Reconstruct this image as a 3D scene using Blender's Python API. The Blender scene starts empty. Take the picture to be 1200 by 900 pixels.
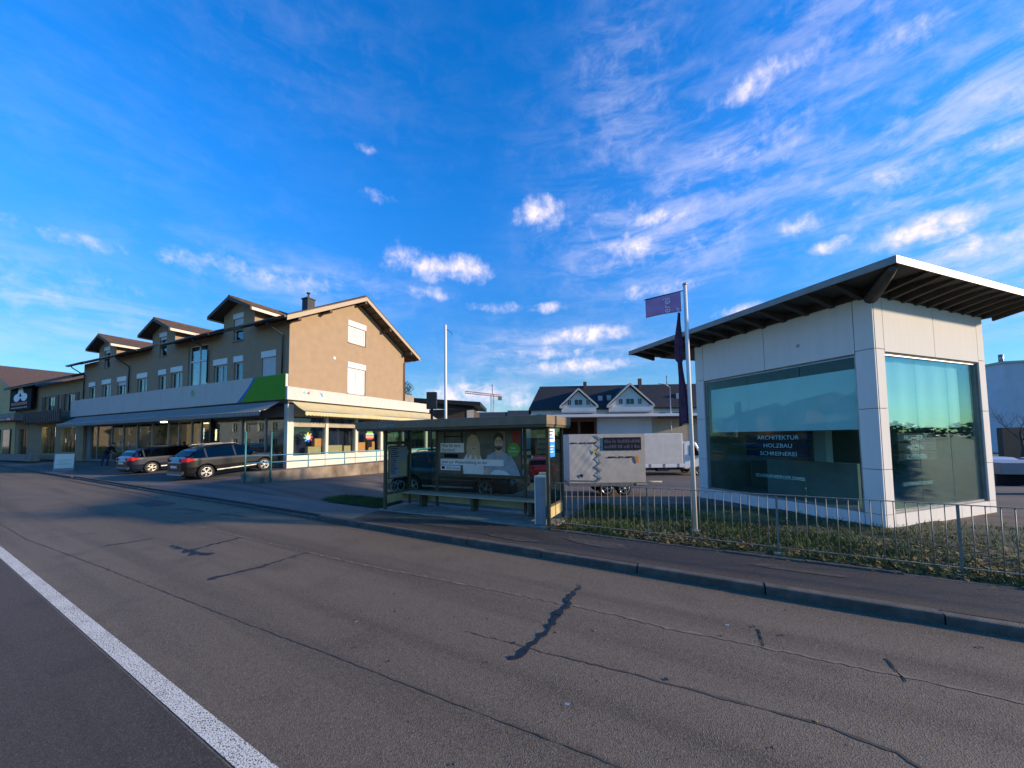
import bpy, bmesh, math, random
from mathutils import Vector, Matrix
R = math.radians
random.seed(7)
scene = bpy.context.scene
COL = scene.collection

# ---------------------------------------------------------------- camera
cam_d = bpy.data.cameras.new('camera')
cam = bpy.data.objects.new('camera', cam_d)
COL.objects.link(cam)
cam_d.sensor_width = 36.0
cam_d.lens = 419.45 / 1200 * 36
cam_d.shift_y = 40.85 / 1200
cam_d.clip_start = 0.05
cam_d.clip_end = 30000
EYE = 1.95
psi, pitch, roll = R(29.318), 0.0529, -0.0117
_r = Vector((1, 0, 0)); _f = Vector((0, math.cos(pitch), math.sin(pitch))); _u = Vector((0, -math.sin(pitch), math.cos(pitch)))
_rt = math.cos(roll) * _r + math.sin(roll) * _u
_up = -math.sin(roll) * _r + math.cos(roll) * _u
Wz = Matrix.Rotation(psi, 3, 'Z')
_rt, _up, _f = Wz @ _rt, Wz @ _up, Wz @ _f
cam.matrix_world = Matrix(((_rt.x, _up.x, -_f.x, 0), (_rt.y, _up.y, -_f.y, 0), (_rt.z, _up.z, -_f.z, EYE), (0, 0, 0, 1)))
scene.camera = cam

# ---------------------------------------------------------------- sun, sky, exposure
SUN_AZ, SUN_EL = R(19.5), R(14.5)
sun_dir = Vector((math.cos(SUN_AZ) * math.cos(SUN_EL), math.sin(SUN_AZ) * math.cos(SUN_EL), math.sin(SUN_EL)))
sd = bpy.data.lights.new('sun', 'SUN')
sd.energy = 2.05
sd.angle = R(2.2)
sd.color = (1.0, 0.80, 0.56)
sun = bpy.data.objects.new('sun', sd)
COL.objects.link(sun)
sun.rotation_euler = sun_dir.to_track_quat('Z', 'Y').to_euler()
sun.location = sun_dir * 60
scene.view_settings.view_transform = 'Standard'
scene.view_settings.look = 'None'
scene.view_settings.gamma = 1
scene.view_settings.use_curve_mapping = False
scene.view_settings.exposure = 1.64
scene.cycles.use_denoising = True
scene.cycles.max_bounces = 8
scene.cycles.transparent_max_bounces = 24
scene.cycles.sample_clamp_indirect = 6

world = bpy.data.worlds.new('World')
scene.world = world
world.use_nodes = True
wn, wl = world.node_tree.nodes, world.node_tree.links
wn.clear()


def N(nt, t, **kw):
    n = nt.new(t)
    for k, v in kw.items():
        if k == 'inp':
            for a, b in v.items():
                n.inputs[a].default_value = b
        else:
            setattr(n, k, v)
    return n


def wmath(op, a, b=None, c=None, clamp=False):
    n = wn.new('ShaderNodeMath'); n.operation = op; n.use_clamp = clamp
    for i, v in enumerate((a, b, c)):
        if v is None: continue
        if isinstance(v, (int, float)): n.inputs[i].default_value = v
        else: wl.new(v, n.inputs[i])
    return n.outputs[0]


def wnoise(vec, scale, detail=6, rough=0.55, dist=0.0):
    n = wn.new('ShaderNodeTexNoise')
    n.inputs['Scale'].default_value = scale; n.inputs['Detail'].default_value = detail
    n.inputs['Roughness'].default_value = rough; n.inputs['Distortion'].default_value = dist
    wl.new(vec, n.inputs['Vector']); return n.outputs['Fac']


def wramp(v, a, b):
    n = wn.new('ShaderNodeMapRange'); n.interpolation_type = 'SMOOTHSTEP'
    n.inputs['From Min'].default_value = a; n.inputs['From Max'].default_value = b
    wl.new(v, n.inputs['Value']); return n.outputs['Result']


sky = wn.new('ShaderNodeTexSky'); sky.sky_type = 'NISHITA'
sky.sun_disc = False; sky.sun_elevation = SUN_EL; sky.sun_rotation = R(90) - SUN_AZ
sky.air_density = 1.0; sky.dust_density = 0.0; sky.ozone_density = 3.0; sky.altitude = 400
hs = wn.new('ShaderNodeHueSaturation'); hs.inputs['Saturation'].default_value = 1.33; hs.inputs['Value'].default_value = 1.0
hs.inputs['Hue'].default_value = 0.512
wl.new(sky.outputs[0], hs.inputs['Color'])
tc = wn.new('ShaderNodeTexCoord')
sep = wn.new('ShaderNodeSeparateXYZ'); wl.new(tc.outputs['Generated'], sep.inputs[0])
dx, dy, dz = sep.outputs
zz = wmath('ADD', wmath('MAXIMUM', dz, 0.0), 0.10)
cp = wn.new('ShaderNodeCombineXYZ')                       # the cloud deck seen from below
wl.new(wmath('DIVIDE', dx, zz), cp.inputs[0]); wl.new(wmath('DIVIDE', dy, zz), cp.inputs[1])
az = wmath('ARCTAN2', dy, dx)
el = wmath('ARCSINE', dz)
ae = wn.new('ShaderNodeCombineXYZ'); wl.new(az, ae.inputs[0]); wl.new(el, ae.inputs[1])
mapc = wn.new('ShaderNodeMapping'); mapc.inputs['Rotation'].default_value = (0, 0, R(28)); mapc.inputs['Scale'].default_value = (1.0, 3.4, 1)
wl.new(ae.outputs[0], mapc.inputs[0])
cir = wnoise(mapc.outputs[0], 5.5, 10, 0.66, 0.35)            # long combed streaks
cir2 = wnoise(ae.outputs[0], 19, 8, 0.62, 0.15)               # broken ripples riding on them
veil = None
for (a0, e0, wa, we, dens) in [(96, 28, 15, 8, .95), (84, 33, 16, 9, .8), (66, 27, 14, 9, 1.0), (62, 16, 14, 7, 1.0), (72, 40, 14, 8, .6), (100, 42, 9, 10, .55), (112, 40, 8, 10, .14),
                               (112, 13, 16, 4.5, .9), (120, 7, 16, 3.5, .8), (150, 21, 17, 3.6, .55), (176, 13, 14, 5, .8), (178, 30, 30, 9, .10), (150, 44, 26, 9, .10), (40, 24, 20, 10, .9), (-10, 26, 28, 12, .9), (-60, 22, 24, 9, .6), (-120, 24, 26, 9, .5), (-160, 28, 24, 9, .4)]:
    ea = wmath('MULTIPLY', wmath('SUBTRACT', az, R(a0)), 1 / R(wa)); ee = wmath('MULTIPLY', wmath('SUBTRACT', el, R(e0)), 1 / R(we))
    m = wmath('MULTIPLY', wmath('POWER', 2.718, wmath('MULTIPLY', wmath('ADD', wmath('MULTIPLY', ea, ea), wmath('MULTIPLY', ee, ee)), -1.0)), dens)
    veil = m if veil is None else wmath('MAXIMUM', veil, m)
tex = wmath('ADD', wmath('MULTIPLY', wramp(cir, 0.36, 0.72), 0.8), wmath('MULTIPLY', wramp(cir2, 0.5, 0.74), 0.45))
cirm = wmath('MULTIPLY', veil, wmath('ADD', tex, 0.04))
cirm = wmath('MULTIPLY', cirm, wramp(dz, -0.02, 0.06))
# small fair-weather cumulus puffs
n1 = wnoise(ae.outputs[0], 26, 8, 0.62, 0.2)
n2 = wnoise(ae.outputs[0], 9, 5, 0.6, 0.3)
puffs = None
for (a0, e0, wa, we, dens) in [(114.7, 32.8, 4.6, 2.3, 1), (136.9, 26.6, 3.6, 2.6, 1), (132.5, 25.4, 3.6, 2.0, .95), (126.5, 25.6, 4.6, 2.2, 1),
                               (82.8, 39.9, 5.6, 1.5, .9), (79.3, 25.0, 3.3, 1.6, .95), (69.5, 20.6, 5.2, 1.6, .9), (76.8, 21.7, 2.6, .8, .7),
                               (106.5, 15.8, 8.5, 1.5, .9), (113.5, 13.2, 8.0, 1.0, .55), (108.5, 11.2, 9.5, 1.2, .8), (100.7, 27.3, 3.2, 1.4, .7), (96.5, 30.0, 3.2, 1.0, .5),
                               (127.0, 6.6, 9.5, 2.6, .85), (118.5, 6.0, 3.6, 1.8, .8), (121.0, 20.3, 5.0, .9, .55), (113.0, 20.0, 3.0, .8, .5), (155.0, 21.0, 9.0, 1.4, .45),
                               (69.0, 37.0, 2.6, 1.1, .6), (176, 15.5, 9.0, 2.2, .5), (171, 20.0, 4, .8, .3), (66.5, 26.5, 6.0, 1.2, .45), (63, 17.5, 7, 1.5, .8), (132, 22.0, 4, .9, .5),
                               (140, 33, 2.6, .8, .35), (142, 38.0, 1.4, .5, .3), (96, 21.0, 7, 1.0, .55), (86, 16.5, 3, .9, .6), (20, 24, 9, 3, .8), (-40, 20, 8, 2.5, .8), (-95, 22, 9, 3, .8), (-150, 24, 8, 2.5, .7)]:
    ea = wmath('MULTIPLY', wmath('SUBTRACT', az, R(a0)), 1 / R(wa))
    ee = wmath('MULTIPLY', wmath('SUBTRACT', el, R(e0)), 1 / R(we))
    d2 = wmath('ADD', wmath('MULTIPLY', ea, ea), wmath('MULTIPLY', ee, ee))
    m = wmath('MULTIPLY', wmath('SUBTRACT', 1.0, d2), dens)
    m = wmath('MAXIMUM', m, -2.0)
    puffs = m if puffs is None else wmath('MAXIMUM', puffs, m)
pf = wmath('ADD', puffs, wmath('ADD', wmath('MULTIPLY', wmath('SUBTRACT', n1, 0.5), 2.6), wmath('MULTIPLY', wmath('SUBTRACT', n2, 0.5), 2.6)))
pm = wramp(pf, -0.1, 1.7)
pm = wmath('MULTIPLY', pm, wmath('GREATER_THAN', puffs, -1.9))
clm = wmath('MINIMUM', wmath('ADD', wmath('MULTIPLY', cirm, 0.72), wmath('MULTIPLY', pm, 0.9)), 0.96)
# clouds are lit by the low sun: warm white, mauve in their thin parts
ccol = wn.new('ShaderNodeMix'); ccol.data_type = 'RGBA'
ccol.inputs['A'].default_value = (1.95, 1.9, 2.4, 1); ccol.inputs['B'].default_value = (3.0, 2.5, 2.42, 1)
wl.new(wramp(pf, 0.4, 1.9), ccol.inputs['Factor'])
mixc = wn.new('ShaderNodeMix'); mixc.data_type = 'RGBA'
lowt = wn.new('ShaderNodeMix'); lowt.data_type = 'RGBA'                    # crisp cold air: no yellow band low down
lowt.inputs['A'].default_value = (.19, .28, .295, 1); lowt.inputs['B'].default_value = (.76, .83, .82, 1); wl.new(wramp(dz, -.05, 0.62), lowt.inputs['Factor'])
tint = wn.new('ShaderNodeMix'); tint.data_type = 'RGBA'; tint.blend_type = 'MULTIPLY'; tint.inputs['Factor'].default_value = 1
wl.new(hs.outputs[0], tint.inputs['A']); wl.new(lowt.outputs['Result'], tint.inputs['B'])
wl.new(clm, mixc.inputs['Factor']); wl.new(tint.outputs['Result'], mixc.inputs['A']); wl.new(ccol.outputs['Result'], mixc.inputs['B'])
bg = wn.new('ShaderNodeBackground'); bg.inputs['Strength'].default_value = 0.15
wl.new(mixc.outputs['Result'], bg.inputs['Color'])
wo = wn.new('ShaderNodeOutputWorld'); wl.new(bg.outputs[0], wo.inputs['Surface'])

# ---------------------------------------------------------------- materials
MATS = {}


def mat(name, col, rough=0.6, var=0.12, scale=6.0, bump=0.0, bscale=60.0, metal=0.0, spec=0.5, coat=0.0, emit=None, estr=1.0, col2=None, detail=6, stretch=None):
    """principled material whose colour wanders with noise in object space"""
    if name in MATS: return MATS[name]
    m = bpy.data.materials.new(name); m.use_nodes = True
    nt = m.node_tree; b = nt.nodes['Principled BSDF']
    b.inputs['Roughness'].default_value = rough; b.inputs['Metallic'].default_value = metal
    b.inputs['Specular IOR Level'].default_value = spec; b.inputs['Coat Weight'].default_value = coat
    b.inputs['Coat Roughness'].default_value = 0.05
    b.inputs['Base Color'].default_value = (*col, 1)
    if emit:
        b.inputs['Emission Color'].default_value = (*emit, 1); b.inputs['Emission Strength'].default_value = estr
    if var or bump:
        t = nt.nodes.new('ShaderNodeTexCoord'); vec = t.outputs['Object']
        if stretch:
            mp = nt.nodes.new('ShaderNodeMapping'); mp.inputs['Scale'].default_value = stretch
            nt.links.new(vec, mp.inputs[0]); vec = mp.outputs[0]
    if var:
        n = nt.nodes.new('ShaderNodeTexNoise'); n.inputs['Scale'].default_value = scale; n.inputs['Detail'].default_value = detail
        nt.links.new(vec, n.inputs['Vector'])
        r = nt.nodes.new('ShaderNodeMapRange'); r.inputs['From Min'].default_value = 0.3; r.inputs['From Max'].default_value = 0.7
        nt.links.new(n.outputs['Fac'], r.inputs['Value'])
        mx = nt.nodes.new('ShaderNodeMix'); mx.data_type = 'RGBA'
        c2 = col2 or tuple(min(1, c * (1 + var)) for c in col); c1 = col if col2 else tuple(c * (1 - var) for c in col)
        mx.inputs['A'].default_value = (*c1, 1); mx.inputs['B'].default_value = (*c2, 1)
        nt.links.new(r.outputs[0], mx.inputs['Factor']); nt.links.new(mx.outputs['Result'], b.inputs['Base Color'])
        mr = nt.nodes.new('ShaderNodeMapRange'); mr.inputs['To Min'].default_value = max(0, rough - 0.08); mr.inputs['To Max'].default_value = min(1, rough + 0.08)
        nt.links.new(n.outputs['Fac'], mr.inputs['Value']); nt.links.new(mr.outputs[0], b.inputs['Roughness'])
    if bump:
        n2 = nt.nodes.new('ShaderNodeTexNoise'); n2.inputs['Scale'].default_value = bscale; n2.inputs['Detail'].default_value = 4
        nt.links.new(vec, n2.inputs['Vector'])
        bp = nt.nodes.new('ShaderNodeBump'); bp.inputs['Strength'].default_value = bump; bp.inputs['Distance'].default_value = 0.02
        nt.links.new(n2.outputs['Fac'], bp.inputs['Height']); nt.links.new(bp.outputs[0], b.inputs['Normal'])
    MATS[name] = m
    return m


def glass(name, tint, rough=0.01, f0=0.08, k=.8):
    """thin architectural glazing: tinted see-through plus fresnel mirror"""
    if name in MATS: return MATS[name]
    m = bpy.data.materials.new(name); m.use_nodes = True
    nt = m.node_tree; nt.nodes.clear()
    o = nt.nodes.new('ShaderNodeOutputMaterial'); mx = nt.nodes.new('ShaderNodeMixShader')
    tr = nt.nodes.new('ShaderNodeBsdfTransparent'); tr.inputs[0].default_value = (*tint, 1)
    gl = nt.nodes.new('ShaderNodeBsdfGlossy'); gl.inputs['Roughness'].default_value = rough; gl.inputs[0].default_value = (.9, .95, .95, 1)
    lw = nt.nodes.new('ShaderNodeLayerWeight'); lw.inputs['Blend'].default_value = 0.28
    ad = nt.nodes.new('ShaderNodeMath'); ad.operation = 'MULTIPLY_ADD'; ad.inputs[1].default_value = k; ad.inputs[2].default_value = f0; ad.use_clamp = True
    pw = nt.nodes.new('ShaderNodeMath'); pw.operation = 'POWER'; pw.inputs[1].default_value = 1.6
    t = nt.nodes.new('ShaderNodeTexCoord'); n = nt.nodes.new('ShaderNodeTexNoise'); n.inputs['Scale'].default_value = 1.3
    bp = nt.nodes.new('ShaderNodeBump'); bp.inputs['Strength'].default_value = 0.012; bp.inputs['Distance'].default_value = 0.05
    nt.links.new(t.outputs['Object'], n.inputs['Vector']); nt.links.new(n.outputs['Fac'], bp.inputs['Height']); nt.links.new(bp.outputs[0], gl.inputs['Normal'])
    nt.links.new(lw.outputs['Fresnel'], pw.inputs[0]); nt.links.new(pw.outputs[0], ad.inputs[0]); nt.links.new(ad.outputs[0], mx.inputs[0])
    nt.links.new(tr.outputs[0], mx.inputs[1]); nt.links.new(gl.outputs[0], mx.inputs[2]); nt.links.new(mx.outputs[0], o.inputs[0])
    MATS[name] = m
    return m


def asphalt(name, c1, c2, stone=(.22, .2, .19)):
    m = bpy.data.materials.new(name); m.use_nodes = True
    nt = m.node_tree; L = nt.links; b = nt.nodes['Principled BSDF']; b.inputs['Roughness'].default_value = 0.85; b.inputs['Specular IOR Level'].default_value = 0.35
    t = nt.nodes.new('ShaderNodeTexCoord')
    def noise(s, d, st=None):
        n = nt.nodes.new('ShaderNodeTexNoise'); n.inputs['Scale'].default_value = s; n.inputs['Detail'].default_value = d
        if st:
            mp = nt.nodes.new('ShaderNodeMapping'); mp.inputs['Scale'].default_value = st; L.new(t.outputs['Object'], mp.inputs[0]); L.new(mp.outputs[0], n.inputs['Vector'])
        else: L.new(t.outputs['Object'], n.inputs['Vector'])
        return n.outputs['Fac']
    def rng(v, a, b_, x=0., y=1.):
        r = nt.nodes.new('ShaderNodeMapRange'); r.inputs['From Min'].default_value = a; r.inputs['From Max'].default_value = b_; r.inputs['To Min'].default_value = x; r.inputs['To Max'].default_value = y
        L.new(v, r.inputs['Value']); return r.outputs[0]
    def mix(f, a, b_):
        x = nt.nodes.new('ShaderNodeMix'); x.data_type = 'RGBA'; L.new(f, x.inputs['Factor'])
        for s, v in (('A', a), ('B', b_)):
            if isinstance(v, tuple): x.inputs[s].default_value = (*v, 1)
            else: L.new(v, x.inputs[s])
        return x.outputs['Result']
    base = mix(rng(noise(0.35, 5, (0.25, 1.2, 1)), .35, .65), c1, c2)
    base = mix(rng(noise(1.4, 8), .54, .74, 0, .55), base, tuple(c * .58 for c in c1))
    base = mix(rng(noise(0.8, 7, (.10, 2.2, 1)), .47, .66, 0, .8), base, tuple(c * .60 for c in c1))
    base = mix(rng(noise(0.5, 7, (.16, 1.0, 1)), .54, .72, 0, .6), base, tuple(c * 1.3 for c in c2))
    v = nt.nodes.new('ShaderNodeTexVoronoi'); v.inputs['Scale'].default_value = 130; L.new(t.outputs['Object'], v.inputs['Vector'])
    sepc = nt.nodes.new('ShaderNodeSeparateColor'); L.new(v.outputs['Color'], sepc.inputs[0])
    base = mix(rng(sepc.outputs[0], .62, .95, 0, .6), base, stone)
    base = mix(rng(sepc.outputs[1], .68, .95, 0, .55), base, (.02, .017, .015))
    L.new(base, b.inputs['Base Color'])
    bp = nt.nodes.new('ShaderNodeBump'); bp.inputs['Strength'].default_value = 0.45; bp.inputs['Distance'].default_value = 0.006
    L.new(v.outputs['Distance'], bp.inputs['Height']); L.new(bp.outputs[0], b.inputs['Normal'])
    MATS[name] = m
    return m


asphalt('asphalt_warm', (.162, .116, .072), (.212, .153, .096), (.29, .225, .155))
asphalt('asphalt_dark', (.080, .060, .042), (.105, .079, .056), (.17, .135, .10))
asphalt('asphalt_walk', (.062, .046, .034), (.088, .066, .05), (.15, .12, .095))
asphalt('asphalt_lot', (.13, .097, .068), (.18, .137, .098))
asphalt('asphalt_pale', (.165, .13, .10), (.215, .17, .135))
mat('tar', (.016, .016, .018), .5, .3, 20)
mat('seam', (.095, .068, .045), .85, .45, 9)
mat('seam_light', (.22, .16, .105), .85, .3, 9)
mat('kerb', (.105, .087, .068), .85, .35, 7, .6, 90)
mat('concrete', (.27, .235, .19), .85, .25, 3.0, .4, 50)
mat('concrete_stained', (.36, .285, .2), .9, .3, 2.2, .5, 40, col2=(.12, .085, .06), detail=9, stretch=(1, 1, .6))
mat('render_tan', (.335, .235, .15), .92, .07, 2.2, .25, 120)
mat('render_cream', (.34, .25, .14), .92, .10, 2.2, .25, 120)
mat('render_yellow', (.58, .44, .2), .92, .1, 2.2, .25, 120)
mat('white_paint', (.55, .51, .47), .8, .06, 3, spec=.05, stretch=(2, 2, .4))
mat('white_plastic', (.66, .66, .64), .45, .05, 3)
mat('panel_white', (.72, .685, .64), .8, .035, 1.5, spec=.04, stretch=(4, 4, .5))
mat('cream_paint', (.60, .55, .46), .6, .06, 3)
mat('wood_pale', (.42, .33, .23), .7, .25, 5, .2, 40, stretch=(1, 9, 9))
mat('wood_dark', (.075, .048, .034), .7, .3, 5, .2, 40, stretch=(1, 9, 9))
mat('wood_red', (.12, .045, .03), .7, .25, 5)
mat('tile_brown', (.095, .06, .045), .75, .4, 9, .4, 30)
mat('tile_dark', (.032, .031, .034), .7, .4, 3, .4, 20)
mat('metal_dark', (.02, .02, .022), .4, .25, 8, metal=.2)
mat('metal_grey', (.3, .3, .31), .42, .15, 8, metal=.7)
mat('galvanised', (.20, .195, .17), .55, .3, 14, metal=.25)
mat('shelter_paint', (.10, .078, .045), .55, .2, 9, spec=.3)
mat('fascia_paint', (.21, .155, .10), .6, .12, 5, spec=.25)
mat('panel_ochre', (.46, .37, .17), .6, .15, 6)
mat('panel_grey', (.26, .26, .27), .5, .1, 4)
mat('green_sign', (.075, .27, .01), .6, .06, 2, spec=.15)
mat('blue_sign', (.02, .13, .5), .6, .06, 2, spec=.15)
mat('teal_paint', (.13, .40, .48), .45, .15, 12)
mat('teal_dark', (.04, .2, .17), .45, .15, 12)
mat('window_frame', (.66, .66, .65), .45, .05, 4)
mat('shutter', (.56, .57, .58), .55, .06, 4)
mat('shutter_brown', (.09, .03, .022), .6, .2, 6)
mat('curtain', (.6, .6, .58), .9, .12, 3, stretch=(14, 1, 1))
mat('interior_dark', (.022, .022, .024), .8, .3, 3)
mat('interior_grey', (.2, .19, .175), .85, .15, 2)
mat('interior_dim', (.24, .23, .2), .85, .2, 2)
mat('interior_beige', (.36, .31, .25), .85, .15, 2)
mat('black_rubber', (.013, .013, .014), .75, .2, 20)
mat('chrome', (.7, .71, .72), .18, 0, metal=1)
mat('alloy', (.62, .61, .58), .3, .05, 8, metal=.85)
mat('red_lamp', (.55, .015, .02), .15, 0, coat=.8, spec=.6)
mat('clear_lamp', (.6, .62, .63), .12, 0, coat=.8, metal=.4)
mat('pane_far', (.02, .026, .034), .12, 0)
mat('plate', (.75, .74, .7), .4, 0)
mat('ink', (.012, .013, .018), .75, 0, spec=.1)
mat('ink_navy', (.014, .02, .045), .7, .1, 4, spec=.15)
mat('letter_white', (.78, .8, .82), .5, 0)
mat('letter_grey', (.3, .31, .33), .5, 0)
mat('red_print', (.42, .02, .02), .5, 0)
mat('orange_print', (.72, .3, .06), .5, 0)
mat('yellow_print', (.75, .6, .08), .5, 0)
mat('green_print', (.12, .4, .05), .5, 0)
mat('blue_print', (.03, .3, .72), .5, 0)
mat('board_cream', (.8, .74, .58), .7, .05, 3)
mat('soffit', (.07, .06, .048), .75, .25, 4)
mat('steel_fascia', (.23, .215, .195), .5, .15, 5, metal=.1)
mat('blind', (.72, .76, .74), .8, .05, 2)
mat('tarp', (.52, .50, .47), .6, .08, 2.2, .12, 3)
mat('flag_cloth', (.50, .25, .46), .8, .12, 6)
mat('flag_dark', (.075, .025, .06), .85, .4, 9)
mat('grass_blade', (.06, .10, .018), .7, .45, 3)
mat('leaf_green', (.05, .08, .018), .6, .4, 4)
mat('leaf_litter', (.13, .055, .02), .8, .5, 12, col2=(.27, .19, .035))
mat('soil', (.05, .042, .028), .95, .4, 5, .7, 30, col2=(.06, .075, .022))
mat('bark', (.05, .04, .033), .9, .3, 9, .5, 40)
mat('ground', (.09, .1, .06), .95, .3, .05)
mat('mountain', (.075, .09, .10), .95, .35, .0012, col2=(.17, .18, .2))
mat('crane_orange', (.5, .16, .03), .5, .1, 2)
mat('skin', (.5, .32, .24), .6, .05, 9)
mat('cloth_black', (.014, .014, .017), .85, .2, 9)
mat('denim', (.03, .045, .08), .85, .2, 9)
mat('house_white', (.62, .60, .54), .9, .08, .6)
mat('house_grey', (.52, .54, .58), .85, .08, .6)  # even pale blue-grey for shed, flats and far walls
mat('lamp_warm', (.9, .8, .5), .5, 0, emit=(1, .8, .42), estr=2.2)
mat('lamp_cool', (.9, .9, .9), .5, 0, emit=(1, .95, .85), estr=1.3)
glass('glass_clear', (.84, .88, .88), f0=.035)
glass('glass_green', (.80, .945, .94), f0=.02, k=.5)
glass('glass_dark', (.22, .25, .26), f0=.04)
glass('glass_house', (.55, .62, .64), f0=.10)
glass('glass_shelter', (.60, .72, .66), f0=.03)


def stripes(name, c1, c2, freq, axis=0, duty=.5, rough=.8, transl=0.0):
    m = bpy.data.materials.new(name); m.use_nodes = True
    nt = m.node_tree; L = nt.links; b = nt.nodes['Principled BSDF']; b.inputs['Roughness'].default_value = rough
    t = nt.nodes.new('ShaderNodeTexCoord'); s = nt.nodes.new('ShaderNodeSeparateXYZ'); L.new(t.outputs['Object'], s.inputs[0])
    a = nt.nodes.new('ShaderNodeMath'); a.operation = 'MULTIPLY'; a.inputs[1].default_value = freq; L.new(s.outputs[axis], a.inputs[0])
    f = nt.nodes.new('ShaderNodeMath'); f.operation = 'FRACT'; L.new(a.outputs[0], f.inputs[0])
    g = nt.nodes.new('ShaderNodeMath'); g.operation = 'GREATER_THAN'; g.inputs[1].default_value = duty; L.new(f.outputs[0], g.inputs[0])
    x = nt.nodes.new('ShaderNodeMix'); x.data_type = 'RGBA'; x.inputs['A'].default_value = (*c1, 1); x.inputs['B'].default_value = (*c2, 1)
    L.new(g.outputs[0], x.inputs['Factor'])
    n = nt.nodes.new('ShaderNodeTexNoise'); n.inputs['Scale'].default_value = 2.5; L.new(t.outputs['Object'], n.inputs['Vector'])
    h = nt.nodes.new('ShaderNodeHueSaturation'); L.new(x.outputs['Result'], h.inputs['Color'])
    mr = nt.nodes.new('ShaderNodeMapRange'); mr.inputs['To Min'].default_value = .8; mr.inputs['To Max'].default_value = 1.15; L.new(n.outputs['Fac'], mr.inputs['Value']); L.new(mr.outputs[0], h.inputs['Value'])
    L.new(h.outputs[0], b.inputs['Base Color'])
    MATS[name] = m


stripes('awning_cream', (.60, .50, .27), (.46, .39, .19), 5.5, 1, .68)
stripes('awning_grey', (.30, .28, .255), (.20, .185, .17), 4.0, 0, .6)
stripes('slats', (.62, .61, .58), (.40, .39, .37), 14, 2, .8, .5)


def worn_paint():
    m = bpy.data.materials.new('road_paint'); m.use_nodes = True
    nt = m.node_tree; L = nt.links; b = nt.nodes['Principled BSDF']; b.inputs['Roughness'].default_value = .7
    t = nt.nodes.new('ShaderNodeTexCoord')
    v = nt.nodes.new('ShaderNodeTexVoronoi'); v.inputs['Scale'].default_value = 105; L.new(t.outputs['Object'], v.inputs['Vector'])
    n = nt.nodes.new('ShaderNodeTexNoise'); n.inputs['Scale'].default_value = 2.5; n.inputs['Detail'].default_value = 10; L.new(t.outputs['Object'], n.inputs['Vector'])
    a = nt.nodes.new('ShaderNodeMath'); a.operation = 'MULTIPLY_ADD'; a.inputs[1].default_value = .45; L.new(n.outputs['Fac'], a.inputs[0]); L.new(v.outputs['Distance'], a.inputs[2])
    r = nt.nodes.new('ShaderNodeMapRange'); r.inputs['From Min'].default_value = .70; r.inputs['From Max'].default_value = 1.0; L.new(a.outputs[0], r.inputs['Value'])
    x = nt.nodes.new('ShaderNodeMix'); x.data_type = 'RGBA'; x.inputs['A'].default_value = (.85, .76, .6, 1); x.inputs['B'].default_value = (.12, .1, .075, 1)
    L.new(r.outputs[0], x.inputs['Factor']); L.new(x.outputs['Result'], b.inputs['Base Color'])
    bp = nt.nodes.new('ShaderNodeBump'); bp.inputs['Strength'].default_value = .5; bp.inputs['Distance'].default_value = .004; bp.invert = True
    L.new(r.outputs[0], bp.inputs['Height']); L.new(bp.outputs[0], b.inputs['Normal'])
    MATS['road_paint'] = m


worn_paint()


def carpaint(name, col, flake=.4):
    m = mat(name, col, .28, 0, metal=flake, coat=.55, spec=.35)
    return m


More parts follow.
